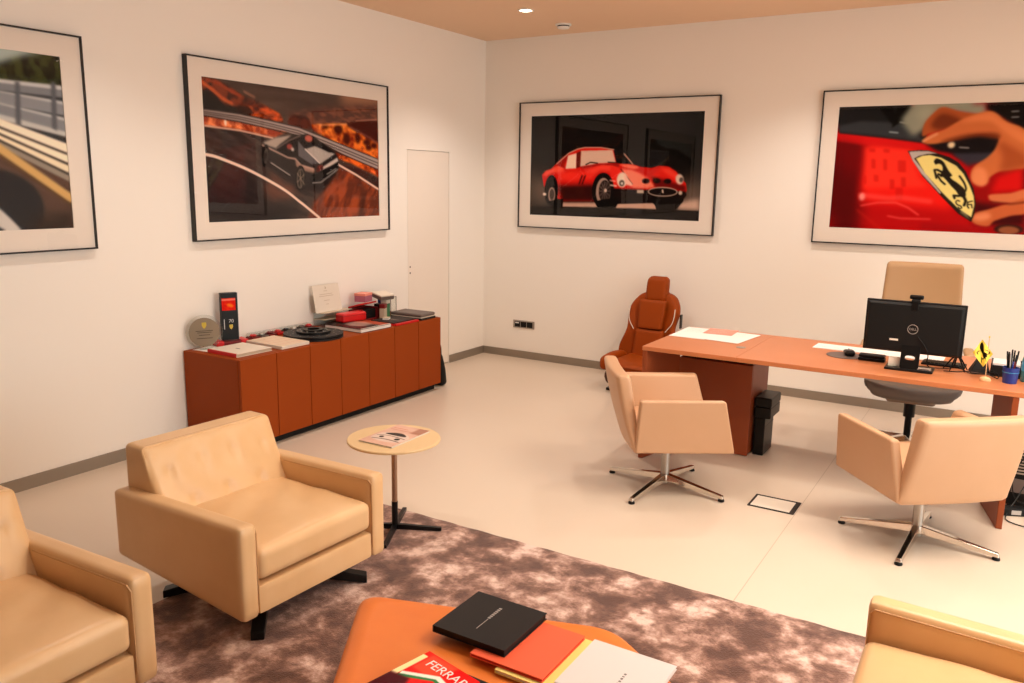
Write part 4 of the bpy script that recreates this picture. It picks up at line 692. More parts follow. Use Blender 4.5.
# ================================================================ side table
t = thing('side_table', 'round cream topped pedestal side table on a black cross base', 'side table', (2.12, -4.022, .0))
obj('tabletop', lathe(BM(), [(.218, .484), (.232, .488), (.233, .496), (.230, .500)], 64), M['tabletop'], t, True)
obj('upper_post', lathe(BM(), [(.0145, .165), (.0145, .484)], 24), M['champagne'], t, True); obj('lower_post', lathe(BM(), [(.016, .03), (.016, .165)], 24), M['blackmet'], t, True)
for a in (27, 117, 207, 297):
    a = math.radians(a); u = Vector((math.cos(a), math.sin(a), 0)); v = Vector((-u.y, u.x, 0)); b = BM()
    hexa(b, [u*.0-v*.011+Vector((0, 0, .017)), u*.24-v*.011+Vector((0, 0, .017)), u*.24+v*.011+Vector((0, 0, .017)), u*.0+v*.011+Vector((0, 0, .017))], [u*0-v*.011+Vector((0, 0, .045)), u*.24-v*.011+Vector((0, 0, .034)), u*.24+v*.011+Vector((0, 0, .034)), u*0+v*.011+Vector((0, 0, .045))])
    bevel(obj('foot', b, M['blackmet'], t), .002, 2)
def book(name, label, cat, x0, x1, y0, y1, z0, th, cov, page=None, rz=0, grp=None, ops=None, res=(110, 110), spine='x0'):
    """a closed book or magazine lying flat: cover boards, spine and page block"""
    w, d = x1-x0, y1-y0; t = thing(name, label, cat, ((x0+x1)/2, (y0+y1)/2, z0), rz, grp); c = min(.0025, th*.25); e = .003
    b = BM(); box(b, -w/2, w/2, -d/2, d/2, 0, c); box(b, -w/2, w/2, -d/2, d/2, th-c, th)
    if spine == 'x0': box(b, -w/2, -w/2+c, -d/2, d/2, c, th-c)
    else: box(b, -w/2, w/2, -d/2, -d/2+c, c, th-c)
    obj('cover', b, cov, t)
    pg = (-w/2+c, w/2-e, -d/2+e, d/2-e) if spine == 'x0' else (-w/2+e, w/2-e, -d/2+c, d/2-e)
    obj('pages', box(BM(), *pg, c, th-c), page or M['offwhite'], t)
    if ops:
        s = sheet('cover_print', res[0], res[1], w, d, ops, M['inkgloss'], t); s.location = (-w/2, -d/2, th+.0004)
    return t
MAGOPS = [('F', (214, 178, 160), (196, 158, 140), 3, 5, 0), ('L', [.08, .16, .5, .16], .03, (190, 110, 96), .002, .8), ('L', [.08, .24, .9, .24], .02, (176, 90, 80), .002, .7),
 ('p', [.05, .66, .12, .48, .35, .40, .75, .40, .96, .54, .95, .74, .7, .84, .35, .84, .1, .78], (206, 186, 174), .006, 1), ('p', [.22, .50, .36, .40, .62, .38, .80, .50], (52, 36, 32), .004, 1), ('l', [.1, .62, .4, .56, .9, .60], .03, (90, 64, 56), .006, .9), ('l', [.14, .78, .5, .74, .9, .76], .035, (60, 42, 36), .006, .9),
 ('E', [.75, .66], .07, .07, .0, (40, 26, 22), .004, 1), ('E', [.28, .66], .06, .06, .0, (40, 26, 22), .004, 1), ('P', [.7, 0, 1, 0, 1, .3, .72, .3], (150, 100, 80), .03, .7)]
book('magazine', 'thin magazine with a car on its cover on the round side table', 'magazine', 2.012, 2.218, -4.164, -3.852, .5005, .008, M['offwhite'], ops=MAGOPS, rz=.02, res=(120, 180))
# ================================================================ sideboard
SB0, SB1, SD, ST = -3.65, -1.51, .562, .63
t = thing('sideboard', 'long low cognac leather sideboard with seven doors against the left wall', 'sideboard', (0, 0, 0))
bevel(obj('carcass', box(BM(), .012, SD-.024, SB0, SB1, .055, ST), M['cog'], t), .003, 2)
obj('plinth', box(BM(), .03, SD-.05, SB0+.03, SB1-.03, .001, .055), M['blackm'], t)
dw = (SB1-SB0)/7
for i in range(7):
    o = bevel(obj('door', box(BM(), SD-.022, SD, SB0+i*dw+.0022, SB0+(i+1)*dw-.0022, .057, ST-.001), M['cog'], t), .003, 2)
obj('door_gap', box(BM(), SD-.026, SD-.021, SB0+.004, SB1-.004, .06, ST-.004), M['cogdark'], t)
Z = ST+.001
# left end
t = thing('award_disc', 'round bronze award disc in clear acrylic standing at the near end of the sideboard', 'award', (.10, -3.545, Z), math.radians(-30))
# the disc faces its local +x
mt = Matrix.Translation((0, 0, .118)) @ Matrix.Rotation(PI/2, 4, 'Y')
o = obj('acrylic_rim', lathe(BM(), [(.116, -.007), (.118, -.005), (.118, .005), (.116, .007)], 48), M['clear'], t); o.matrix_local = mt
o = obj('plaque', lathe(BM(), [(.098, .0071), (.098, .010)], 48), M['plaque'], t); o.matrix_local = mt
sh = [(-.014, .02), (.014, .02), (.015, 0), (.008, -.015), (0, -.022), (-.008, -.015), (-.015, 0)]
o = obj('shield', prism(BM(), sh, 0, .0015), M['gold'], t); o.matrix_local = Matrix.Translation((.0105, 0, .165)) @ Matrix(((0, 0, 1, 0), (1, 0, 0, 0), (0, 1, 0, 0), (0, 0, 0, 1)))
b = BM()
for k, (z, wd) in enumerate(((.128, .055), (.117, .045), (.10, .035), (.078, .05))): box(b, .0101, .0112, -wd, wd, z-.0016, z+.0016)
obj('engraving', b, M['dark'], t)
obj('foot', box(BM(), -.012, .012, -.03, .03, 0, .008), M['clear'], t)
t = thing('presentation_case', 'long red ribbed case with rounded ends under the tall black trophy', 'case', (.085, -3.325, Z), math.radians(72))
bevel(obj('case_body', box(BM(), -.105, .105, -.05, .05, 0, .026), M['darkred'], t), .006, 2)
for x in (-.085, .085): bevel(obj('end_cap', box(BM(), x-.026, x+.026, -.053, .053, 0, .034), M['red'], t), .006, 2)
t = thing('trophy_plinth', 'tall black glass trophy block with a red picture panel', 'trophy', (.088, -3.325, Z+.035), math.radians(-26))
bevel(obj('block', box(BM(), -.022, .022, -.056, .056, 0, .325), M['black'], t), .002, 2)
FIRE = [('F', (232, 60, 30), (200, 20, 16), 7, 7, 0), ('P', [0, .05, 1, .05, 1, .2, 0, .2], (240, 150, 130), .01, .8), ('E', [.6, .6], .25, .12, .4, (250, 140, 40), .05, .9)]
s = sheet('picture_panel', 40, 40, .092, .085, FIRE, M['ink'], t); s.matrix_local = Matrix.Translation((.0225, -.05, .205)) @ Matrix(((0, 0, 1, 0), (1, 0, 0, 0), (0, 1, 0, 0), (0, 0, 0, 1)))
o = obj('shield', prism(BM(), [(x*.8, y*.8) for x, y in sh], 0, .0015), M['gold'], t); o.matrix_local = Matrix.Translation((.0222, .006, .09)) @ Matrix(((0, 0, 1, 0), (1, 0, 0, 0), (0, 1, 0, 0), (0, 0, 0, 1)))
text('year_mark', '70', .034, M['silver'], t, (.0222, .008, .13), (PI/2, 0, PI/2)); b = BM()
box(b, .0222, .0232, -.041, -.036, .075, .145)
obj('small_print', b, M['silver'], t)
obj('side_edge', box(BM(), -.0225, .0225, .0561, .058, 0, .325), M['steel'], t)
# books and boxes along the top
COVA = [('P', [0, 0, 1, 0, 1, 1, 0, 1], (222, 204, 184), 0, 1), ('P', [0, .0, .09, 0, .09, 1, 0, 1], (206, 24, 28), 0, 1), ('L', [.4, .45, .4, .62], .05, (70, 60, 56), 0, .9), ('L', [.5, .42, .5, .66], .02, (150, 130, 120), 0, .9)]
COVB = [('P', [0, 0, 1, 0, 1, 1, 0, 1], (222, 204, 184), 0, 1), ('P', [0, 0, 1, 0, 1, .1, 0, .1], (206, 24, 28), 0, 1)]
t = book('book', 'cream hardback book with a red spine on the near end of the sideboard', 'book', .19, .485, -3.60, -3.31, Z, .022, M['offwhite'], page=M['boxboard'], rz=-.02, spine='y0')
obj('spine_wrap', box(BM(), -.141, .141, -.147, -.135, -.0005+.0005, .0228), M['red'], t); obj('title', box(BM(), -.02, .02, -.02, -.012, .022, .0226), M['dark'], t)
t = thing('flat_box', 'flat cream box with striped lid beside the red spined book', 'box', (.345, -3.13, Z), -.02)
bevel(obj('box_base', box(BM(), -.18, .18, -.125, .125, 0, .022), M['offwhite'], t), .002, 2)
STR = [('P', [0, 0, 1, 0, 1, 1, 0, 1], (214, 192, 170), 0, 1)]+[('L', [x, .03, x, .97], .012, (170, 110, 100) if i % 2 else (180, 160, 144), .002, .8) for i, x in enumerate(np.linspace(.1, .9, 9))]
s = sheet('striped_lid', 90, 70, .356, .246, STR, M['ink'], t); s.location = (-.178, -.123, .0225)
g = thing('sheet_paper', 'loose white sheet under the book at the near sideboard end', 'paper', (.15, -3.50, Z-.0008), .1); obj('leaf', box(BM(), -.12, .12, -.09, .09, 0, .0006), M['white'], g)
t = thing('brake_disc', 'dark round drilled brake disc lying flat on the sideboard', 'brake disc', (.345, -2.785, Z))
b = BM()
def ring(b, r0, r1, z0, z1, n=56):
    L = [[b.verts.new((r*math.cos(2*PI*i/n), r*math.sin(2*PI*i/n), z)) for i in range(n)] for r, z in ((r0, z0), (r1, z0), (r1, z1), (r0, z1))]
    for k in range(4):
        A, C = L[k], L[(k+1) % 4]
        for i in range(n): b.faces.new((A[i], A[(i+1) % n], C[(i+1) % n], C[i]))
ring(b, .12, .215, 0, .012); ring(b, .12, .215, .020, .032); ring(b, .115, .185, .012, .02); obj('rotor', b, M['darkcover'], t)
b = BM(); ring(b, .05, .125, .030, .048); ring(b, .045, .075, .048, .058); obj('hub_bell', b, M['black'], t)
b = BM()
for k in range(10): lathe(b, [(.007, .048), (.007, .053)], 10, (.098*math.cos(k*PI/5), .098*math.sin(k*PI/5)))
for k in range(24): lathe(b, [(.004, .0321), (.004, .0328)], 8, ((.15+.035*(k % 2))*math.cos(k*PI/12), (.15+.035*(k % 2))*math.sin(k*PI/12)))
obj('bolts_and_holes', b, M['steel'], t)
# row of small red and dark model boxes along the wall
BX = ['small dark red clear lidded model box by the wall, first from the trophy', 'small grey and red model box by the wall, second from the trophy', 'small dark red model box by the wall, third from the trophy', 'small red model box by the wall, fourth from the trophy', 'small charcoal model box by the wall, fifth from the trophy', 'small grey green model box by the wall, sixth from the trophy', 'small brown model box by the wall, seventh from the trophy', 'small red and grey model box by the wall, nearest the acrylic stand']
for k in range(8):
    y = -3.10+k*.078; c1 = ['darkred', 'cover', 'darkred', 'red', 'darkcover', 'cover', 'darkcover', 'darkred'][k]
    t = thing('model_box', BX[k], 'box', (.062, y, Z), 0, 'small model boxes along the wall')
    bevel(obj('box_tray', box(BM(), -.040, .040, -.035, .035, 0, .016), M[c1], t), .002, 1)
    cap = BM(); box(cap, -.037, .037, -.032, .032, .016, .040); obj('clear_lid', cap, M['clear'], t)
    m = BM(); lathe(m, [(.02, .0), (.026, .006), (.02, .014), (.006, .02)], 14, (0, 0), .0165); obj('miniature', m, M[['red', 'steel', 'darkred', 'red', 'black', 'steel', 'cover', 'red'][k]], t)
t = thing('acrylic_stand', 'low clear acrylic block behind the bright red box', 'stand', (.072, -2.33, Z), 0)
obj('block', box(BM(), -.058, .058, -.12, .20, 0, .102), M['clear'], t); obj('top_sheet', box(BM(), -.056, .056, -.118, .198, .1025, .106), M['boxboard'], t); obj('under_sheet', box(BM(), -.056, .056, -.118, .198, .05, .054), M['boxboard'], t)
t = thing('certificate', 'cream certificate card leaning upright against the wall behind the red box', 'certificate', (.085, -2.345, Z+.1075), 0)
t.rotation_euler = (0, math.radians(-11), 0)
b = BM(); box(b, -.004, 0, -.145, .145, 0, .215); obj('card', b, M['offwhite'], t); b = BM()
for z, wd in ((.165, .02), (.14, .07), (.125, .08), (.09, .03), (.06, .014)): box(b, .0002, .001, -.008-wd, -.008+wd, z-.002, z+.002)
obj('print_lines', b, M['boxboard'], t); obj('crest', prism(BM(), [(-.18, -.012), (-.18, .0), (-.19, .004), (-.203, -.006)], 0, .0005), M['boxboard'], t).matrix_local = Matrix.Translation((.0005, 0, .0)) @ Matrix.Rotation(PI/2, 4, 'Y')
t = thing('gift_box', 'bright red padded box standing on the sideboard in front of the certificate', 'box', (.215, -2.24, Z+.0305), math.radians(-10))
softbox('box_body', -.05, .05, -.118, .118, .0, .07, .014, M['red'], t, (10, 24, 8)); obj('lid_seam', box(BM(), -.0506, .0506, -.1186, .1186, .050, .052), M['darkred'], t)
t = book('catalogue', 'black edged catalogue with a red and white cover in front of the red box', 'catalogue', .155, .54, -2.475, -2.135, Z, .028, M['black'], page=M['white'], rz=-.03,
  ops=[('F', (70, 56, 52), (52, 40, 38), 4, 4, 0), ('P', [0, .4, 1, .3, 1, 0, 0, 0], (200, 90, 60), .06, .8), ('L', [.97, 0, .97, 1], .04, (220, 210, 200), 0, 1), ('E', [.5, .5], .3, .25, .3, (210, 190, 176), .05, .6)])
t = thing('folder', 'open dark folder with red edge near the far end of the sideboard', 'folder', (.40, -1.935, Z), .0)
obj('red_cover', box(BM(), -.12, .148, -.15, .14, 0, .014), M['red'], t); obj('dark_cover', box(BM(), -.118, .12, -.145, .135, .0142, .021), M['darkcover'], t)
s = sheet('cover_print', 60, 70, .22, .27, [('F', (74, 64, 60), (56, 48, 46), 5, 5, 0)]+[('L', [.3+.08*i, .55, .42+.08*i, .5], .03, (200, 180, 170), .004, .8) for i in range(5)], M['ink'], t); s.location = (-.11, -.14, .0214)
t = thing('leather_folder', 'closed brown leather document folder at the far end of the sideboard', 'folder', (.385, -1.665, Z), .03)
softbox('folder_body', -.16, .16, -.1, .1, .022, .05, .012, M['cover'], t, (24, 18, 6)); obj('inner_sheets', box(BM(), -.155, .155, -.095, .095, .016, .024), M['offwhite'], t); obj('under_cover', box(BM(), -.16, .16, -.1, .1, 0, .016), M['darkcover'], t)
# heap of gift boxes
t = thing('open_box', 'open red and black presentation box in the heap on the sideboard', 'box', (.125, -1.992, Z), math.radians(4))
bm = BM(); box(bm, -.07, .07, -.105, .105, 0, .012); box(bm, -.07, -.06, -.105, .105, 0, .10); box(bm, -.07, .07, -.105, -.097, 0, .10); box(bm, -.07, .07, .097, .105, 0, .10); obj('box_shell', bm, M['darkred'], t)
bm = BM(); hexa(bm, [(-.07, -.11, .10), (.05, -.11, .135), (.05, .11, .135), (-.07, .11, .10)], [(-.07, -.11, .112), (.05, -.11, .147), (.05, .11, .147), (-.07, .11, .112)]); obj('lid', bm, M['red'], t)
obj('lining', box(BM(), -.058, .05, -.096, .096, .012, .085), M['blackm'], t)
for i, (lab, c1, c2, p, sz, r, tl) in enumerate([
  ('mauve paper gift box on top of the heap', 'purple', 'pink', (.12, -1.985, .150), (.10, .12, .07), 12, 0),
  ('tilted cream and brown carton on top of the heap', 'cover', 'offwhite', (.185, -1.82, .1665), (.13, .14, .04), -10, 10),
  ('green paper carton standing in the heap', 'green', 'offwhite', (.20, -1.80, 0), (.055, .06, .165), 12, 0),
  ('pale pink and grey wrapped carton leaning in the heap', 'boxboard', 'darkred', (.235, -1.872, 0), (.045, .06, .125), 20, 0),
  ('small dark red carton behind the green carton', 'darkred', 'black', (.13, -1.80, 0), (.06, .06, .11), 5, 0),
  ('brown and blue carton beside the clear display frame', 'cover', 'blue', (.12, -1.726, 0), (.08, .065, .15), 4, 0),
  ('small white card block in front of the heap', 'white', 'boxboard', (.36, -1.98, .022), (.05, .06, .018), 25, 0)]):
    t = thing('carton', lab, 'box', (p[0], p[1], Z+p[2]), math.radians(r)); t.rotation_euler.y = math.radians(tl)
    sx, sy, sz_ = sz; bevel(obj('carton_body', box(BM(), -sx/2, sx/2, -sy/2, sy/2, 0, sz_*.72), M[c1], t), .002, 1); bevel(obj('carton_lid', box(BM(), -sx/2-.001, sx/2+.001, -sy/2-.001, sy/2+.001, sz_*.72, sz_), M[c2], t), .002, 1)
t = thing('display_frame', 'thin dark wire edged clear stand at the far end of the heap', 'stand', (.12, -1.60, Z), math.radians(20)); b = BM()
for a, c in (((0, -.07, 0), (0, -.07, .14)), ((0, -.07, .14), (0, .07, .14)), ((0, .07, .14), (0, .07, 0)), ((0, .07, 0), (0, -.07, 0))): tube(b, [a, c], .003, 6)
obj('wire_frame', b, M['cover'], t); obj('clear_sheet', box(BM(), -.001, .001, -.067, .067, .003, .137), M['clear'], t)
# bag beside the far end
t = thing('shoulder_bag', 'black bag with a blue folder leaning at the far end of the sideboard', 'bag', (.43, -1.40, 0), 0)
bm = soft((.20, .10, .30), .04, (12, 10, 16), lambda p, q: Vector((p.x*(1-.25*max(0, q.z)), p.y*(1-.45*(q.z+1)/2)-.03*(q.z+1)/2, p.z))); obj('bag_body', bm, M['blackm'], t, True).location = (.0, 0, .151)
bm = BM(); hexa(bm, [(-.11, -.05, .02), (.04, -.05, .02), (.04, -.04, .02), (-.11, -.04, .02)], [(-.11, -.085, .46), (.04, -.085, .46), (.04, -.075, .46), (-.11, -.075, .46)]); obj('blue_folder', bm, M['skyblue'], t)
obj('strap', tube(BM(), curve_pts([(-.05, 0, .28), (-.06, -.03, .38), (0, -.05, .42), (.06, -.03, .37), (.05, 0, .28)]), .008, 6), M['blackm'], t, True)
# ================================================================ desk
DX0, DX1, DY_F, DY_B, DT = 2.700, 4.90, -2.245, -1.345, .75
t = thing('desk', 'long orange brown leather desk on angled side panels', 'desk', (0, 0, 0))
bevel(obj('desktop', box(BM(), DX0, 3.3025, DY_F, DY_B, .722, DT), M['desk'], t), .003, 3); bevel(obj('desktop', box(BM(), 3.3035, DX1, DY_F, DY_B, .722, DT), M['desk'], t), .003, 3)
def panel(x0, x1):
    b = BM(); f, g = DY_F+.004, -1.86; hexa(b, [(x0, f, .001), (x0+.03, f, .001), (x1+.03, g, .001), (x1, g, .001)], [(x0, f, .7215), (x0+.03, f, .7215), (x1+.03, g, .7215), (x1, g, .7215)]); bevel(obj('side_panel', b, M['deskside'], t), .003, 2)
panel(2.702, 2.79); panel(4.745, 4.655)
obj('cable_port', lathe(BM(), [(.03, .7502), (.03, .7518)], 28, (3.239, -1.915)), M['steel'], t)
obj('under_beam', box(BM(), DX0+.12, DX1-.3, -1.55, -1.5, .66, .7215), M['blackm'], t)
t = thing('desk_pedestal', 'brown leather drawer pedestal standing under the left half of the desk', 'pedestal', (0, 0, 0))
bevel(obj('cabinet_body', box(BM(), 2.80, 3.30, -1.80, -1.40, .012, .618), M['deskside'], t), .004, 2)
bevel(obj('back_panel', box(BM(), 2.80, 3.30, -1.822, -1.802, .006, .618), M['deskside'], t), .004, 2)
obj('base', box(BM(), 2.82, 3.28, -1.79, -1.42, .001, .012), M['blackm'], t)
obj('shadow_gap_strip', box(BM(), 2.81, 3.29, -1.79, -1.42, .618, .64), M['blackm'], t)  # black strip stands in for the shade between pedestal and desktop
t = thing('paper_shredder', 'narrow upright black cabinet on the floor beside the desk pedestal', 'black cabinet', (0, 0, 0))
bevel(obj('body', box(BM(), 3.315, 3.385, -1.745, -1.52, .002, .258), M['black'], t), .006, 2); obj('seam', box(BM(), 3.3145, 3.3855, -1.7455, -1.5195, .20, .203), M['blackm'], t)
t = thing('storage_case', 'black box stacked on the narrow black cabinet beside the desk', 'black box', (0, 0, 0))
bevel(obj('body', box(BM(), 3.312, 3.42, -1.755, -1.51, .260, .335), M['black'], t), .008, 2); bevel(obj('lid', box(BM(), 3.310, 3.422, -1.757, -1.508, .336, .400), M['black'], t), .01, 2)
Z = DT+.0006
# papers on the left of the desk
for lab, m_, x, y, w_, d_, r, dz in [('white paper sheets on the far left of the desk, under the pink sheet', 'white', 2.83, -1.585, .25, .42, .0, 0), ('white paper sheets on the desk nearest the cable port', 'white', 3.075, -1.60, .27, .40, -.12, .0012), ('pink sheet lying across the white papers on the desk', 'pink', 2.965, -1.46, .20, .22, .05, .0034)]:
    g = thing('paper_sheets', lab, 'paper', (x, y, Z+dz), r); obj('leaf', box(BM(), -w_/2, w_/2, -d_/2, d_/2, 0, .001), M[m_], g)
    o = obj('leaf', box(BM(), -w_/2, w_/2, -d_/2, d_/2, .0011, .0018), M[m_], g); o.rotation_euler = (0, 0, .03)
    b = BM()
    for k in range(6): box(b, -w_/2+.03, w_/2-.05-.03*(k % 3), d_/2-.05-k*.03, d_/2-.048-k*.03, .0019, .0021)
    obj('print_lines', b, M['offwhite'], g)
g = thing('desk_blotter', 'long white paper pad running behind the monitor foot', 'paper', (4.0, -1.565, Z), -.02); obj('pad', box(BM(), -.375, .375, -.085, .085, 0, .004), M['white'], g); b = BM()
for k in range(9): box(b, -.33+k*.075, -.30+k*.075, -.03, -.027, .004, .0043)
obj('print_lines', b, M['textgrey'], g)
g = thing('mouse_pad', 'round dark grey mouse pad on the desk', 'mouse pad', (3.845, -1.79, Z)); obj('pad', lathe(BM(), [(.105, 0), (.107, .0015), (.105, .003)], 48), M['cover'], g)
g = thing('computer_mouse', 'black computer mouse on the round grey pad', 'mouse', (3.868, -1.778, Z+.0035), .3)
bm = soft((.062, .105, .034), .0165, (14, 20, 10), lambda p, q: Vector((p.x*(1-.08*q.y*q.y), p.y, p.z*(1-.35*max(0, q.y)) if q.z > 0 else p.z))); obj('shell', bm, M['black'], g, True).location = (0, 0, .0175); obj('scroll_wheel', lathe(BM(), [(.006, -.003), (.006, .003)], 14), M['cover'], g).matrix_local = Matrix.Translation((0, .03, .0305)) @ Matrix.Rotation(PI/2, 4, 'Y')
g = thing('headset_case', 'long low black case between the mouse and the monitor foot', 'case', (4.008, -1.845, Z), .02)
softbox('lower_shell', -.075, .075, -.035, .035, 0, .02, .008, M['black'], g, (16, 10, 6)); softbox('upper_shell', -.073, .073, -.033, .033, .021, .038, .008, M['blackm'], g, (16, 10, 6))
# monitor
g = thing('monitor', 'black flat computer monitor seen from behind with a ring logo', 'monitor', (4.227, -1.995, Z), 0)
bevel(obj('back_shell', box(BM(), -.255, .257, -.008, .016, .098, .392), M['blackm'], g), .004, 2); obj('screen_panel', box(BM(), -.253, .255, .0163, .020, .100, .390), M['skin'], g)
b = BM(); hexa(b, [(-.235, -.026, .11), (.235, -.026, .11), (.25, -.0085, .102), (-.25, -.0085, .102)], [(-.235, -.026, .372), (.235, -.026, .372), (.25, -.0085, .385), (-.25, -.0085, .385)]); bevel(obj('rear_bulge', b, M['blackm'], g), .004, 2)
b = BM(); ring(b, .0245, .0275, 0, .0012, 40); o = obj('logo_ring', b, M['silver'], g); o.matrix_local = Matrix.Translation((.0, -.0262, .238)) @ Matrix.Rotation(PI/2, 4, 'X')
text('logo_letters', 'DELL', .0175, M['silver'], g, (0, -.0266, .238), (PI/2, 0, 0), .0005)
obj('rating_label', box(BM(), -.115, -.07, -.0266, -.026, .165, .176), M['offwhite'], g)
b = BM(); x0, x1, z0, z1, y0, y1 = -.047, .05, .013, .165, -.05, -.036; n = 32; cx, cz, rx_, rz_ = .0015, .075, .026, .013; P = []
for k in range(n):
    a = 2*PI*k/n; dx, dz = math.cos(a), math.sin(a); s_ = min((x1-cx)/dx if dx > 1e-6 else 9, (x0-cx)/dx if dx < -1e-6 else 9, (z1-cz)/dz if dz > 1e-6 else 9, (z0-cz)/dz if dz < -1e-6 else 9)
    P.append(((cx+dx*s_, cz+dz*s_), (cx+rx_*math.copysign(abs(dx)**.7, dx), cz+rz_*math.copysign(abs(dz)**.7, dz))))
def st(z): return .028*(z-z0)/(z1-z0)
V = [[b.verts.new((q[j][0], y+st(q[j][1]), q[j][1])) for q in P] for j, y in ((0, y0), (1, y0), (1, y1), (0, y1))]
for k in range(4):
    for i in range(n): b.faces.new((V[k][i], V[k][(i+1) % n], V[(k+1) % 4][(i+1) % n], V[(k+1) % 4][i]))
obj('stand_neck', b, M['black'], g); bevel(obj('stand_foot', box(BM(), -.125, .125, -.06, .10, 0, .013), M['black'], g), .004, 2)
obj('power_lead', tube(BM(), curve_pts([(.03, -.03, .20), (.07, -.035, .15), (.09, -.02, .10), (.085, .03, .05), (.10, .10, .01), (.20, .14, .006)]), .0028, 6), M['blackm'], g, True)
g = thing('webcam', 'small black webcam clipped on top of the monitor', 'webcam', (4.227, -1.985, Z+.3925)); softbox('camera_bar', -.036, .036, -.014, .014, .012, .036, .008, M['black'], g, (12, 6, 6)); bevel(obj('clip', box(BM(), -.022, .022, -.042, .006, .0005, .012), M['blackm'], g), .002, 1); bevel(obj('rear_clip', box(BM(), -.016, .016, -.042, -.0368, -.045, .002), M['black'], g), .002, 1)
b = BM(); lathe(b, [(.009, 0), (.008, .003)], 16); obj('lens', b, M['skin'], g).matrix_local = Matrix.Translation((0, .014, .024)) @ Matrix.Rotation(-PI/2, 4, 'X')
g = thing('memo_block', 'small cream memo card block standing left of the monitor neck', 'memo block', (4.145, -1.99, Z+.0135), .15); obj('cards', box(BM(), -.03, .03, -.012, .012, 0, .052), M['offwhite'], g); obj('holder', box(BM(), -.034, .034, -.016, .016, -.0003, .012), M['clear'], g)
g = thing('card_reader', 'flat silver strip device lying on the monitor foot', 'device', (4.307, -2.028, Z+.0135)); bevel(obj('body', box(BM(), -.035, .035, -.013, .013, 0, .013), M['silver'], g), .002, 1); obj('slot', box(BM(), -.025, .025, -.0135, -.0128, .004, .007), M['black'], g)
g = thing('keyboard', 'low black keyboard behind the monitor foot', 'keyboard', (4.40, -1.73, Z), -.03); bevel(obj('body', box(BM(), -.13, .10, -.06, .06, 0, .012), M['blackm'], g), .003, 1); b = BM()
for i in range(10):
    for j in range(4): box(b, -.12+i*.021, -.103+i*.021, -.05+j*.024, -.03+j*.024, .012, .017)
obj('keys', b, M['black'], g)
g = thing('mini_tripod', 'small black tripod with splayed legs right of the monitor', 'tripod', (4.455, -1.86, Z)); 
for k in range(5):
    a = 2*PI*k/5+.5; obj('leg', tube(BM(), [(0, 0, .10), (.03*math.cos(a), .03*math.sin(a), .06), (.065*math.cos(a), .065*math.sin(a), .005)], [.005, .005, .003], 6), M['black'], g, True)
obj('head', lathe(BM(), [(.009, .095), (.012, .10), (.012, .118), (.006, .122)], 16), M['black'], g, True)
g = thing('glasses_case', 'angular black case leaning behind the yellow flag', 'case', (4.572, -1.83, Z), .1)
b = BM(); hexa(b, [(-.05, -.05, 0), (.05, -.05, 0), (.055, .05, 0), (-.055, .05, 0)], [(-.015, -.02, .09), (.03, -.02, .09), (.03, .02, .085), (-.015, .02, .085)]); bevel(obj('body', b, M['blackm'], g), .005, 2); obj('flap_edge', box(BM(), -.045, .045, -.0505, -.046, .004, .008), M['cover'], g)
g = thing('document_tray', 'black tray with pale papers behind the pen cup', 'tray', (4.715, -1.80, Z), 0); b = BM(); box(b, -.09, .09, -.09, .09, 0, .006); box(b, -.09, -.085, -.09, .09, 0, .07); box(b, .085, .09, -.09, .09, 0, .07); box(b, -.09, .09, .085, .09, 0, .07); obj('tray_shell', b, M['black'], g); obj('tray_stack', box(BM(), -.083, .083, -.085, .083, .0065, .06), M['darkcover'], g); obj('papers', box(BM(), -.082, .05, -.08, .08, .061, .072), M['greycard'], g); obj('label', box(BM(), -.03, .03, -.0865, -.0855, .03, .05), M['white'], g)
# flag
g = thing('table_flag', 'small yellow pennant with a black horse on a wooden base', 'flag', (4.608, -2.045, Z), 0)
obj('base', lathe(BM(), [(.028, 0), (.029, .006), (.024, .016), (.012, .021), (.004, .023)], 28), M['wood'], g, True); obj('pole', tube(BM(), [(0, 0, .02), (-.004, 0, .235)], .0022, 8), M['wood'], g, True)
obj('finial', lathe(BM(), [(.002, .235), (.005, .24), (.002, .246)], 12, (-.004, 0)), M['gold'], g)
FL = [('P', [0, 0, 1, 0, 1, 1, 0, 1], (226, 204, 92), 0, 1), ('p', [.24, .20, .40, .06, .54, .16, .58, .36, .72, .52, .82, .70, .68, .80, .56, .72, .46, .52, .38, .40], (26, 20, 14), 0, 1), ('L', [.44, .38, .22, .42, .20, .56], .06, (26, 20, 14), 0, 1), ('L', [.6, .70, .42, .74, .42, .9], .06, (26, 20, 14), 0, 1), ('L', [.7, .72, .74, .94], .06, (26, 20, 14), 0, 1), ('L', [.74, .58, .9, .44, .76, .24], .05, (26, 20, 14), 0, 1)]
bm = sheet('pennant', 64, 80, .1, .128, FL, M['ink'], g)
me = bm.data
for v in me.vertices:   # turn the square of the sheet into the hanging lozenge
    u, q = v.co.x/.1, v.co.y/.128; X_ = (u-.5); Y_ = (q-.5); d = max(abs(X_), abs(Y_)); L1 = abs(X_)+abs(Y_); k = (d/L1) if L1 > 1e-9 else 1; X_, Y_ = X_*k, Y_*k
    v.co.x = X_*.096+.018*(-Y_); v.co.y = Y_*.15; v.co.z = .006*math.sin(X_*14)
bm.rotation_euler = (PI/2, 0, .15); bm.location = (-.026, -.008, .150)
g = thing('pen_cup', 'blue plastic pen cup with a light band on the desk edge', 'cup', (4.722, -2.025, Z), 0)
b = BM(); lathe(b, [(.034, 0), (.040, .086), (.0375, .086), (.032, .006)], 36); obj('cup_body', b, M['blue'], g, True); b = BM(); ring(b, .0388, .0396, .058, .061, 36); obj('band', b, M['skyblue'], g)
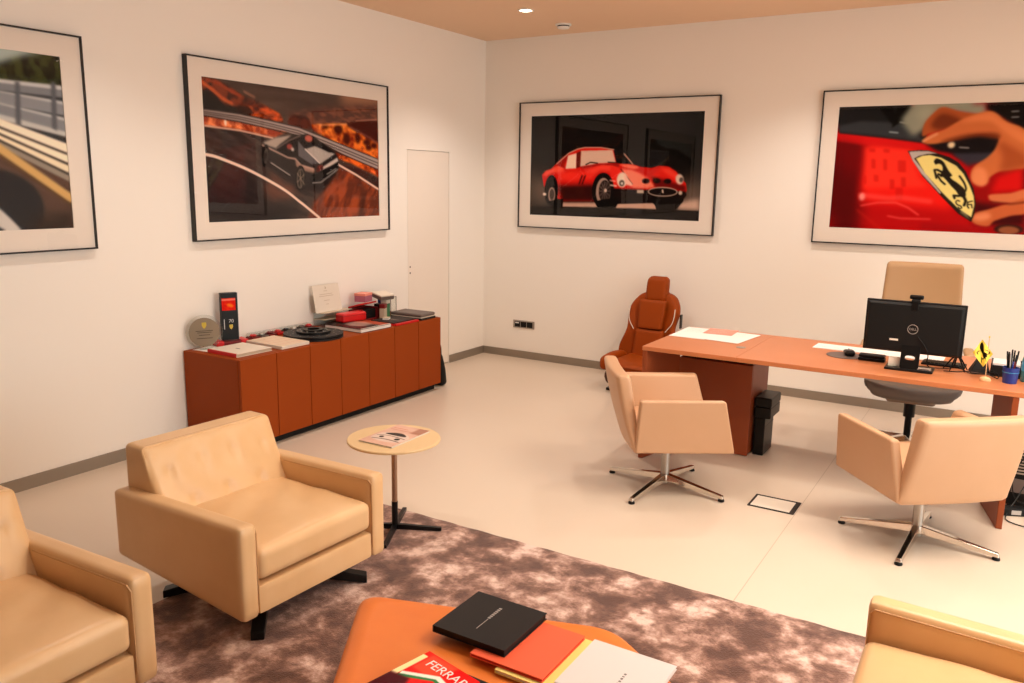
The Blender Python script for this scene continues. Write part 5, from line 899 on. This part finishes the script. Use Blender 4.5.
pens = [('black', -.012, .016, .14, -.25, .1), ('black', .01, .012, .15, .05, .15), ('steel', -.005, -.012, .135, -.18, -.1), ('darkred', .018, -.004, .13, .2, -.05), ('black', -.02, 0, .145, -.35, .0), ('blackm', .0, .0, .155, -.08, .05), ('black', .02, .012, .15, .3, .1), ('blue', .006, -.018, .132, .1, -.12)]
pl = ['black pen leaning left in the blue cup', 'tall black pen upright in the blue cup', 'silver pen leaning left in the blue cup', 'dark red pen leaning right in the blue cup', 'black pen leaning furthest left in the blue cup', 'tallest matt black pen in the blue cup', 'black pen leaning furthest right in the blue cup', 'blue pen in the front of the blue cup']
for i, (m_, x, y, L_, tx, ty) in enumerate(pens):
    q = thing('pen', pl[i], 'pen', (4.722+x*.45, -2.025+y*.45, Z+.008), 0, 'pens in the blue cup'); d = Vector((tx*.32, ty*.32, 1)).normalized()
    L_ += .018; obj('barrel', tube(BM(), [d*0, d*L_*.75], .004, 8), M[m_], q, True); obj('cap', tube(BM(), [d*L_*.75, d*L_], [.0046, .0038], 8), M['black' if m_ != 'steel' else 'steel'], q, True)
g = thing('water_bottle', 'clear teal water bottle at the right edge of the photo', 'bottle', (4.80, -1.94, Z), 0)
obj('bottle_body', lathe(BM(), [(.028, 0), (.031, .004), (.031, .12), (.024, .15), (.012, .168), (.012, .18)], 32), M['teal'], g, True); obj('cap', lathe(BM(), [(.014, .176), (.014, .195)], 24), M['darkcover'], g); b = BM(); ring(b, .0311, .0315, .06, .11, 32); obj('label', b, M['skyblue'], g)
# cable nest on the desk and on the floor
for i, (lab, pts, r) in enumerate([('thin black cable looping on the desk behind the flag', [(4.36, -1.80, Z+.02), (4.46, -1.78, Z+.006), (4.53, -1.915, Z+.006), (4.60, -1.93, Z+.012), (4.645, -1.96, Z+.03), (4.655, -1.93, Z+.01), (4.632, -1.90, Z+.005)], .003), ('second black cable curling between the tripod and the pen cup', [(4.40, -1.93, Z+.004), (4.47, -1.99, Z+.02), (4.55, -1.975, Z+.03), (4.62, -1.975, Z+.02), (4.665, -1.965, Z+.004), (4.66, -1.905, Z+.02), (4.60, -1.905, Z+.03), (4.53, -1.93, Z+.02)], .0028)]):
    tag(obj('cable', tube(BM(), curve_pts(pts, 10), r, 6), M['black'], None, True), lab, 'cable')
g = thing('computer_tower', 'black computer case with cables under the right end of the desk', 'computer', (4.86, -1.62, .0), 0)
bevel(obj('case', box(BM(), -.08, .10, -.22, .22, .012, .40), M['black'], g), .005, 2); b = BM()
for k in range(9): box(b, -.06, .08, -.224, -.2205, .20+k*.018, .208+k*.018)
obj('rear_vents', b, M['steel'], g); obj('ports', box(BM(), -.06, .02, -.2245, -.2205, .09, .17), M['cover'], g); obj('feet', box(BM(), -.07, .09, -.2, .2, .0, .012), M['blackm'], g)
g = thing('power_strip', 'grey and black power adapter block on the floor beside the desk panel', 'power adapter', (4.83, -1.96, 0), .4); bevel(obj('body', box(BM(), -.07, .05, -.03, .03, 0, .045), M['blackm'], g), .006, 2); obj('sticker', box(BM(), -.03, .02, -.0305, -.0298, .01, .035), M['silver'], g)
for lab, pts in [('black floor cable looping in front of the right desk panel', [(4.86, -1.86, .14), (4.83, -1.93, .08), (4.79, -2.02, .01), (4.80, -2.10, .006), (4.88, -2.14, .006), (4.97, -2.10, .006), (5.0, -1.95, .006)]), ('looped black cable hanging from the computer case', [(4.84, -1.855, .30), (4.80, -1.90, .20), (4.82, -1.93, .09), (4.88, -1.92, .07), (4.90, -1.87, .16)])]:
    tag(obj('cable', tube(BM(), curve_pts(pts, 10), .0032, 6), M['black'], None, True), lab, 'cable')
# ================================================================ guest chairs
def make_guest(label):
    """origin on the floor under the column, faces +x"""
    t = thing('visitor_chair', label, 'chair', (0, 0, 0)); zb, zt = .298, .620; a0, a1, t0, t1 = -.238, .324, -.231, .239; wb, wt = .290, .355; th = .052
    for s in (-1, 1):
        b = BM(); hexa(b, [(a0, s*wb, zb), (a1, s*wb, zb), (a1-.01, s*(wb-th), zb+.006), (a0, s*(wb-th), zb+.006)], [(t0, s*wt, zt), (t1, s*wt, zt), (t1-.006, s*(wt-th), zt-.004), (t0, s*(wt-th), zt-.004)])
        o = bevel(obj('armrest', b, M['leatherc'], t), .016, 4, 20)
        e = BM(); tube(e, [(a0+.004, s*(wb-th*.5+.028*0), zb), (t0+.004, s*(wt-.004), zt-.016), (t1-.016, s*(wt-.003), zt-.006), (a1-.004, s*(wb-.001), zb+.01)], .0022, 6)
    # back: leaning slab, wider than the seat, tapering downwards
    n = (8, 26, 26); r = .02; zk = .741
    def df(p, q):
        k = (q.z+1)/2; half = .287+(.275-.287)*k; tk = .045+.035*math.sin(PI*min(1, k*1.15)*.5)
        cx = -.238+(-.353+.238)*k**1.05-.012*math.sin(PI*k); x = cx+(tk if q.x > 0 else 0)*1.0
        fx = p.x/.03
        x = cx+tk*(fx+1)/2 + (-.018*(1-q.y*q.y) if q.x < 0 else -.028*(1-q.y*q.y)*math.sin(PI*k*.9))
        return Vector((x, p.y/.28*half, zb-.004+(zk-zb+.004)*((p.z/.2)+1)/2))
    b = soft((.06, .56, .4), r, n, df); obj('backrest', b, M['leatherc'], t, True)
    def se(p, q):
        if q.z > 0: p.z += .012*(1-q.x**4)*(1-q.y**4)
        return p
    softbox('seat', a0+.03, a1-.02, -.243, .243, zb+.004, .43, .025, M['leatherc'], t, (26, 24, 8), se)
    obj('seat_pan', box(BM(), -.2, .28, -.22, .22, zb-.012, zb+.003), M['blackm'], t)
    obj('column', lathe(BM(), [(.026, .075), (.026, .297)], 28), M['steel'], t, True); obj('column_sleeve', lathe(BM(), [(.030, .03), (.032, .05), (.030, .085), (.024, .088)], 28), M['chrome'], t, True)
    return t
def star(t, angs, R=.375):
    for a in angs:
        a = math.radians(a); u = Vector((math.cos(a), math.sin(a), 0)); v = Vector((-u.y, u.x, 0)); b = BM()
        def P(r, w_, z): return u*r+v*w_+Vector((0, 0, z))
        hexa(b, [P(.015, -.022, .045), P(R, -.016, .016), P(R, .016, .016), P(.015, .022, .045)], [P(.015, -.017, .088), P(R-.004, -.012, .036), P(R-.004, .012, .036), P(.015, .017, .088)])
        l = bevel(obj('base_spoke', b, M['chrome'], t), .004, 2); g = BM(); lathe(g, [(.018, .001), (.019, .006), (.014, .017)], 20, (u.x*(R-.014), u.y*(R-.014))); obj('glide', g, M['blackm'], l, True)
c1 = make_guest('cream leather visitor chair in front of the desk pedestal, facing the desk'); c2 = copy_tree(c1); c2['label'] = 'cream leather visitor chair seen from behind, right end of the desk'
c1['group'] = c2['group'] = 'visitor chairs at the desk'
c1.location = (3.042, -2.642, 0); c1.rotation_euler = (0, 0, .571); c2.location = (4.400, -2.637, 0); c2.rotation_euler = (0, 0, 2.267)
star(c1, [a-32.7 for a in (-7, 83, 173, 261)]); star(c2, [a-129.9 for a in (-6, 86, 178, 264)])
# ================================================================ office chair
t = thing('office_chair', 'high backed tan office chair behind the desk and monitor', 'office chair', (4.165, -.96, 0), -PI/2+.09)
# local +x = facing direction (towards the desk), y across
def ob(p, q):
    k = (q.z+1)/2; hw = 1-.10*(1-k)**0+0; w_ = (.96+.05*math.sin(PI*k*.8)) if k < .97 else .96
    return Vector((p.x-.10*k-.03*math.sin(PI*k)+.03*(1-k)+(.03*q.y*q.y), p.y*(1.08-.13*k), p.z))
b = soft((.055, .50, .80), .026, (8, 30, 40), ob); o = obj('backrest', b, M['tanfab'], t, True); o.location = (-.09, 0, .868)
b = BM(); tube(b, [(-.165, -.225, 1.24), (-.165, .225, 1.24)], .003, 6)
def os(p, q):
    r2 = q.y*q.y
    return Vector((p.x, p.y*(1-.10*(1-max(-1, q.z))/2*1.4), p.z+.035*r2*r2*(1 if q.z < 0 else .6)-.012*(1-r2)*(1 if q.z > 0 else 0)))
b = soft((.48, .60, .11), .04, (28, 36, 12), os); o = obj('seat', b, M['grey'], t, True); o.location = (.17, 0, .462)
b = soft((.30, .30, .05), .024, (18, 24, 6), lambda p, q: p); o = obj('seat_underside', b, M['taupe'], t, True); o.location = (.16, 0, .398)
for s in (-1, 1):
    obj('arm_bracket', tube(BM(), curve_pts([(-.02, s*.24, .44), (-.03, s*.31, .47), (.0, s*.32, .56), (.04, s*.315, .68)]), .013, 10), M['chrome'], t, True)
    softbox('armrest', -.06, .20, s*.315-.032, s*.315+.032, .685, .725, .02, M['tanfab'], t, (20, 8, 8))
obj('gas_column', lathe(BM(), [(.022, .08), (.022, .25), (.036, .25), (.036, .375)], 24, (.13, 0)), M['blackmet'], t)
for k in range(5):
    a = 2*PI*k/5+.35; u = Vector((math.cos(a), math.sin(a), 0)); v = Vector((-u.y, u.x, 0)); c = Vector((.13, 0, 0)); b = BM()
    def P(r, w_, z): return c+u*r+v*w_+Vector((0, 0, z))
    hexa(b, [P(.02, -.025, .075), P(.30, -.014, .06), P(.30, .014, .06), P(.02, .025, .075)], [P(.02, -.02, .125), P(.30, -.011, .085), P(.30, .011, .085), P(.02, .02, .125)]); l = bevel(obj('base_spoke', b, M['chrome'], t), .004, 2)
    g = BM()
    for w_ in (-.017, .017):
        pts = [P(.285, w_-.008, .029), P(.285, w_+.008, .029)]; tube(g, pts, .028, 16)
    tube(g, [P(.285, 0, .03), P(.285, 0, .07)], .008, 8); obj('caster', g, M['black'], l)
# ================================================================ car seat
t = thing('car_seat', 'cognac leather sports car seat standing on the floor behind the desk', 'car seat', (1.99, -.34, 0), -PI/2-.04)
# local +x = forward, y across. built from soft pads
def cs(name, sz, r, loc, df, m='cog', n=None, par=None, rot=0):
    o = obj(name, soft(sz, r, n or tuple(max(8, int(a/.016)) for a in sz), df), M[m], par or t, True); o.location = loc; o.rotation_euler = (0, rot, 0); return o
def shellf(p, q):
    k = (q.z+1)/2    # outline: narrow waist at the shoulders, broad hips, rounded top
    w_ = .215+.085*math.exp(-((k-.20)/.24)**2)+.035*math.exp(-((k-.72)/.15)**2); 
    if k > .80: w_ *= math.sqrt(max(.05, 1-((k-.80)/.235)**2))
    if k < .10: w_ *= .80+2*k
    wing = .075*abs(q.y)**2.4*(1 if k < .9 else .3)*math.sin(PI*min(1, k*.95+.12))
    return Vector((p.x+wing-.13*k, p.y/.27*w_*.94, p.z))
back = cs('backrest', (.11, .54, .66), .045, (-.02, 0, .50), shellf, n=(8, 36, 44))
def padf(p, q):
    k = (q.z+1)/2; return Vector((p.x-.10*k+.012*(1-q.y*q.y), p.y*(1.05-.12*k), p.z))
cs('upper_pad', (.05, .24, .25), .018, (.005, 0, .64), lambda p, q: Vector((p.x-.05*(q.z+1)/2*1.0+.008*(1-q.y**2), p.y*(1+.06*q.z), p.z)))
cs('lower_pad', (.06, .27, .27), .018, (.045, 0, .37), lambda p, q: Vector((p.x-.05*(q.z+1)/2+.008*(1-q.y**2), p.y*(1.02-.03*q.z), p.z)))
cs('headrest', (.10, .20, .22), .035, (-.125, 0, .855), lambda p, q: Vector((p.x-.02*q.z, p.y*(1-.12*abs(q.z)**3+.06*(1 if q.z > 0 else 0)*0), p.z)))
for s in (-1, 1):
    e = BM(); tube(e, curve_pts([(-.030, s*.212, .70), (-.008, s*.214, .63), (.006, s*.200, .57), (.018, s*.165, .52), (.024, s*.150, .50)]), .0035, 6); obj('contrast_piping', e, M['offwhite'], t, True)
    cs('side_bolster', (.40, .10, .12), .045, (.26, s*.215, .245), lambda p, q: Vector((p.x, p.y, p.z+.02*math.sin(PI*(q.x+1)/2))), n=(26, 10, 10))
    obj('headrest_post', tube(BM(), [(-.13, s*.05, .74), (-.125, s*.05, .80)], .007, 8), M['chrome'], t)
    e = BM(); box(e, -.10, .38, s*.20-.02, s*.20+.02, .0, .022); box(e, -.02, .33, s*.20-.016, s*.20+.016, .022, .05); obj('floor_rail', e, M['blackmet'], t)
cs('seat_cushion', (.50, .36, .15), .05, (.24, 0, .215), lambda p, q: Vector((p.x, p.y, p.z-.03*max(0, q.x)**3*(1 if q.z > 0 else -1.0)-.012*(1-q.y*q.y)*(1 if q.z > 0 else 0))), n=(30, 24, 10))
cs('seat_shell', (.50, .46, .13), .04, (.18, 0, .12), lambda p, q: Vector((p.x, p.y*(1-.12*max(0, -q.z)), p.z)), m='cogdark', n=(20, 20, 8))
for s in (-1, 1):
    for x in (.30, .34): obj('bolt', lathe(BM(), [(.012, 0), (.012, .03)], 12), M['blackmet'], t).location = (x, s*.17, .02)
obj('side_clip', box(BM(), -.06, -.02, .262, .272, .54, .66), M['blackmet'], t)
# ================================================================ pouf
PZ = .36
poly = [(2.855, -5.10), (3.70, -4.825), (4.12, -5.10), (4.02, -5.86), (3.30, -5.80)]
def round_poly(P, r, n=7):
    out = []; N = len(P)
    for i in range(N):
        a, b, c = Vector(P[i-1]), Vector(P[i]), Vector(P[(i+1) % N]); u = (a-b).normalized(); v = (c-b).normalized()
        for k in range(n+1):
            s = k/n; p = (b+u*r)*(1-s)**2+b*2*s*(1-s)+(b+v*r)*s*s; out.append((p.x, p.y))
    return out
cx = sum(p[0] for p in poly)/5; cy = sum(p[1] for p in poly)/5
t = thing('pouf', 'large low orange leather pouf with angular rounded outline on the rug', 'pouf', (cx, cy, 0))
ol = round_poly(poly, .085); b = BM(); rings = []
prof = [(1.0-.035, .045), (1-.008, .07), (1, .12), (1.0, .30), (.992, .334), (.976, .352), (.94, .361)]+[(f, .362+.004*math.sin(f*30)) for f in (.86, .78, .70, .6, .5, .4, .3, .2, .1)]
for f, z in prof:
    rr = []
    for (x, y) in ol:
        X, Y = (x-cx)*f, (y-cy)*f; zz = z
        if f < .95:
            for tx, ty in ((-.42, .02), (-.30, -.28), (-.08, .30), (.22, .12)): zz -= .009*math.exp(-((X-tx)**2+(Y-ty)**2)/.002)
            zz += .0015*math.sin(X*21+Y*13)
        rr.append(b.verts.new((X, Y, zz)))
    rings.append(rr)
for A, B in zip(rings, rings[1:]):
    for i in range(len(ol)): b.faces.new((A[i], A[(i+1) % len(ol)], B[(i+1) % len(ol)], B[i]))
b.faces.new(rings[-1]); b.faces.new(rings[0][::-1]); obj('cushion', b, M['orange'], t, True)
b = BM(); prism(b, [((x-cx)*.9, (y-cy)*.9) for x, y in ol], .018, .05); obj('base', b, M['blackm'], t)
Z = .3685
def letters(parent, s, size, m, loc, rz): return text('title', s, size, m, parent, loc, (0, 0, rz), .0003)
t = book('book', 'white card covered book, right end of the row on the orange pouf', 'book', 3.705, 3.97, -5.245, -4.985, Z+.0125, .012, M['greycard'], page=M['white'], rz=.0)
b = BM()
for k, (l_, g_) in enumerate([(.012, 0), (.008, .016), (.010, .03), (.012, .045), (.007, .06), (.011, .073)]): box(b, .02-.001, .02+.006, -.06+g_*.9, -.06+g_*.9+l_*.7, .012, .0124)
obj('cover_mark', b, M['textgrey'], t)
t = book('book', 'pale yellow book between the red and the white books on the pouf', 'book', 3.53, 3.74, -5.275, -4.985, Z-.003, .012, M['yellow'], page=M['white'], rz=0); t.location.z = Z-.0125-.0005; t.location.z = Z
t.location = (3.627, -5.125, Z); b = BM()
for k in range(5): box(b, .070, .075, -.04+k*.018, -.04+k*.018+.012, .012, .0124)
obj('cover_mark', b, M['textgrey'], t)
t = book('book', 'bright red book half under the black book on the pouf', 'book', 3.425, 3.672, -5.255, -4.985, Z+.0125, .012, M['redbk'], page=M['red'], rz=0)
t = book('book', 'square black book with silver title on top of the red book', 'book', 3.262, 3.525, -5.222, -4.965, Z+.025, .022, M['darkcover'], page=M['blackm'], rz=0)
b = BM(); box(b, -.0075, -.0055, -.07, -.005, .022, .0224)
for k in range(7): box(b, -.012, -.002, .0+k*.011, .007+k*.011, .022, .0225)
obj('cover_mark', b, M['silver'], t)
t = book('magazine', 'plain black brochure under the red racing magazine on the pouf', 'magazine', 3.31, 3.60, -5.62, -5.325, Z, .006, M['darkcover'], page=M['white'], rz=-.03)
RM = [('F', (232, 52, 42), (210, 30, 30), 3, 3, 0), ('P', [0, .08, .09, .08, .09, .62, 0, .62], (244, 224, 170), 0, 1), ('P', [.12, .02, .6, .0, .5, .32, .12, .3], (244, 88, 60), .02, .9),
 ('P', [.10, .42, .55, .22, 1, .30, 1, .36, .55, .29, .12, .48], (240, 236, 220), 0, 1), ('P', [.10, .47, .56, .28, 1, .35, 1, .38, .56, .32, .12, .52], (60, 130, 80), 0, 1), ('P', [0, .5, .3, .45, .5, .8, .3, 1, 0, 1], (80, 18, 26), .02, 1), ('P', [.3, .6, 1, .5, 1, 1, .3, 1], (206, 20, 26), .02, 1)]
t = book('magazine', 'red racing magazine with white lettering cut off by the bottom edge', 'magazine', 3.285, 3.505, -5.60, -5.31, Z+.0065, .006, M['red'], page=M['offwhite'], rz=-.42, ops=RM, res=(110, 140))
c_, s_ = math.cos(-.22), math.sin(-.22); t.rotation_euler = (0, 0, -.22); t.location = (3.308+.11*c_+.145*s_, -5.298+.11*s_-.145*c_, Z+.0065); text('masthead', 'FERRARI', .047, M['white'], t, (.02, .103, .0068), (0, 0, 0), .0003)
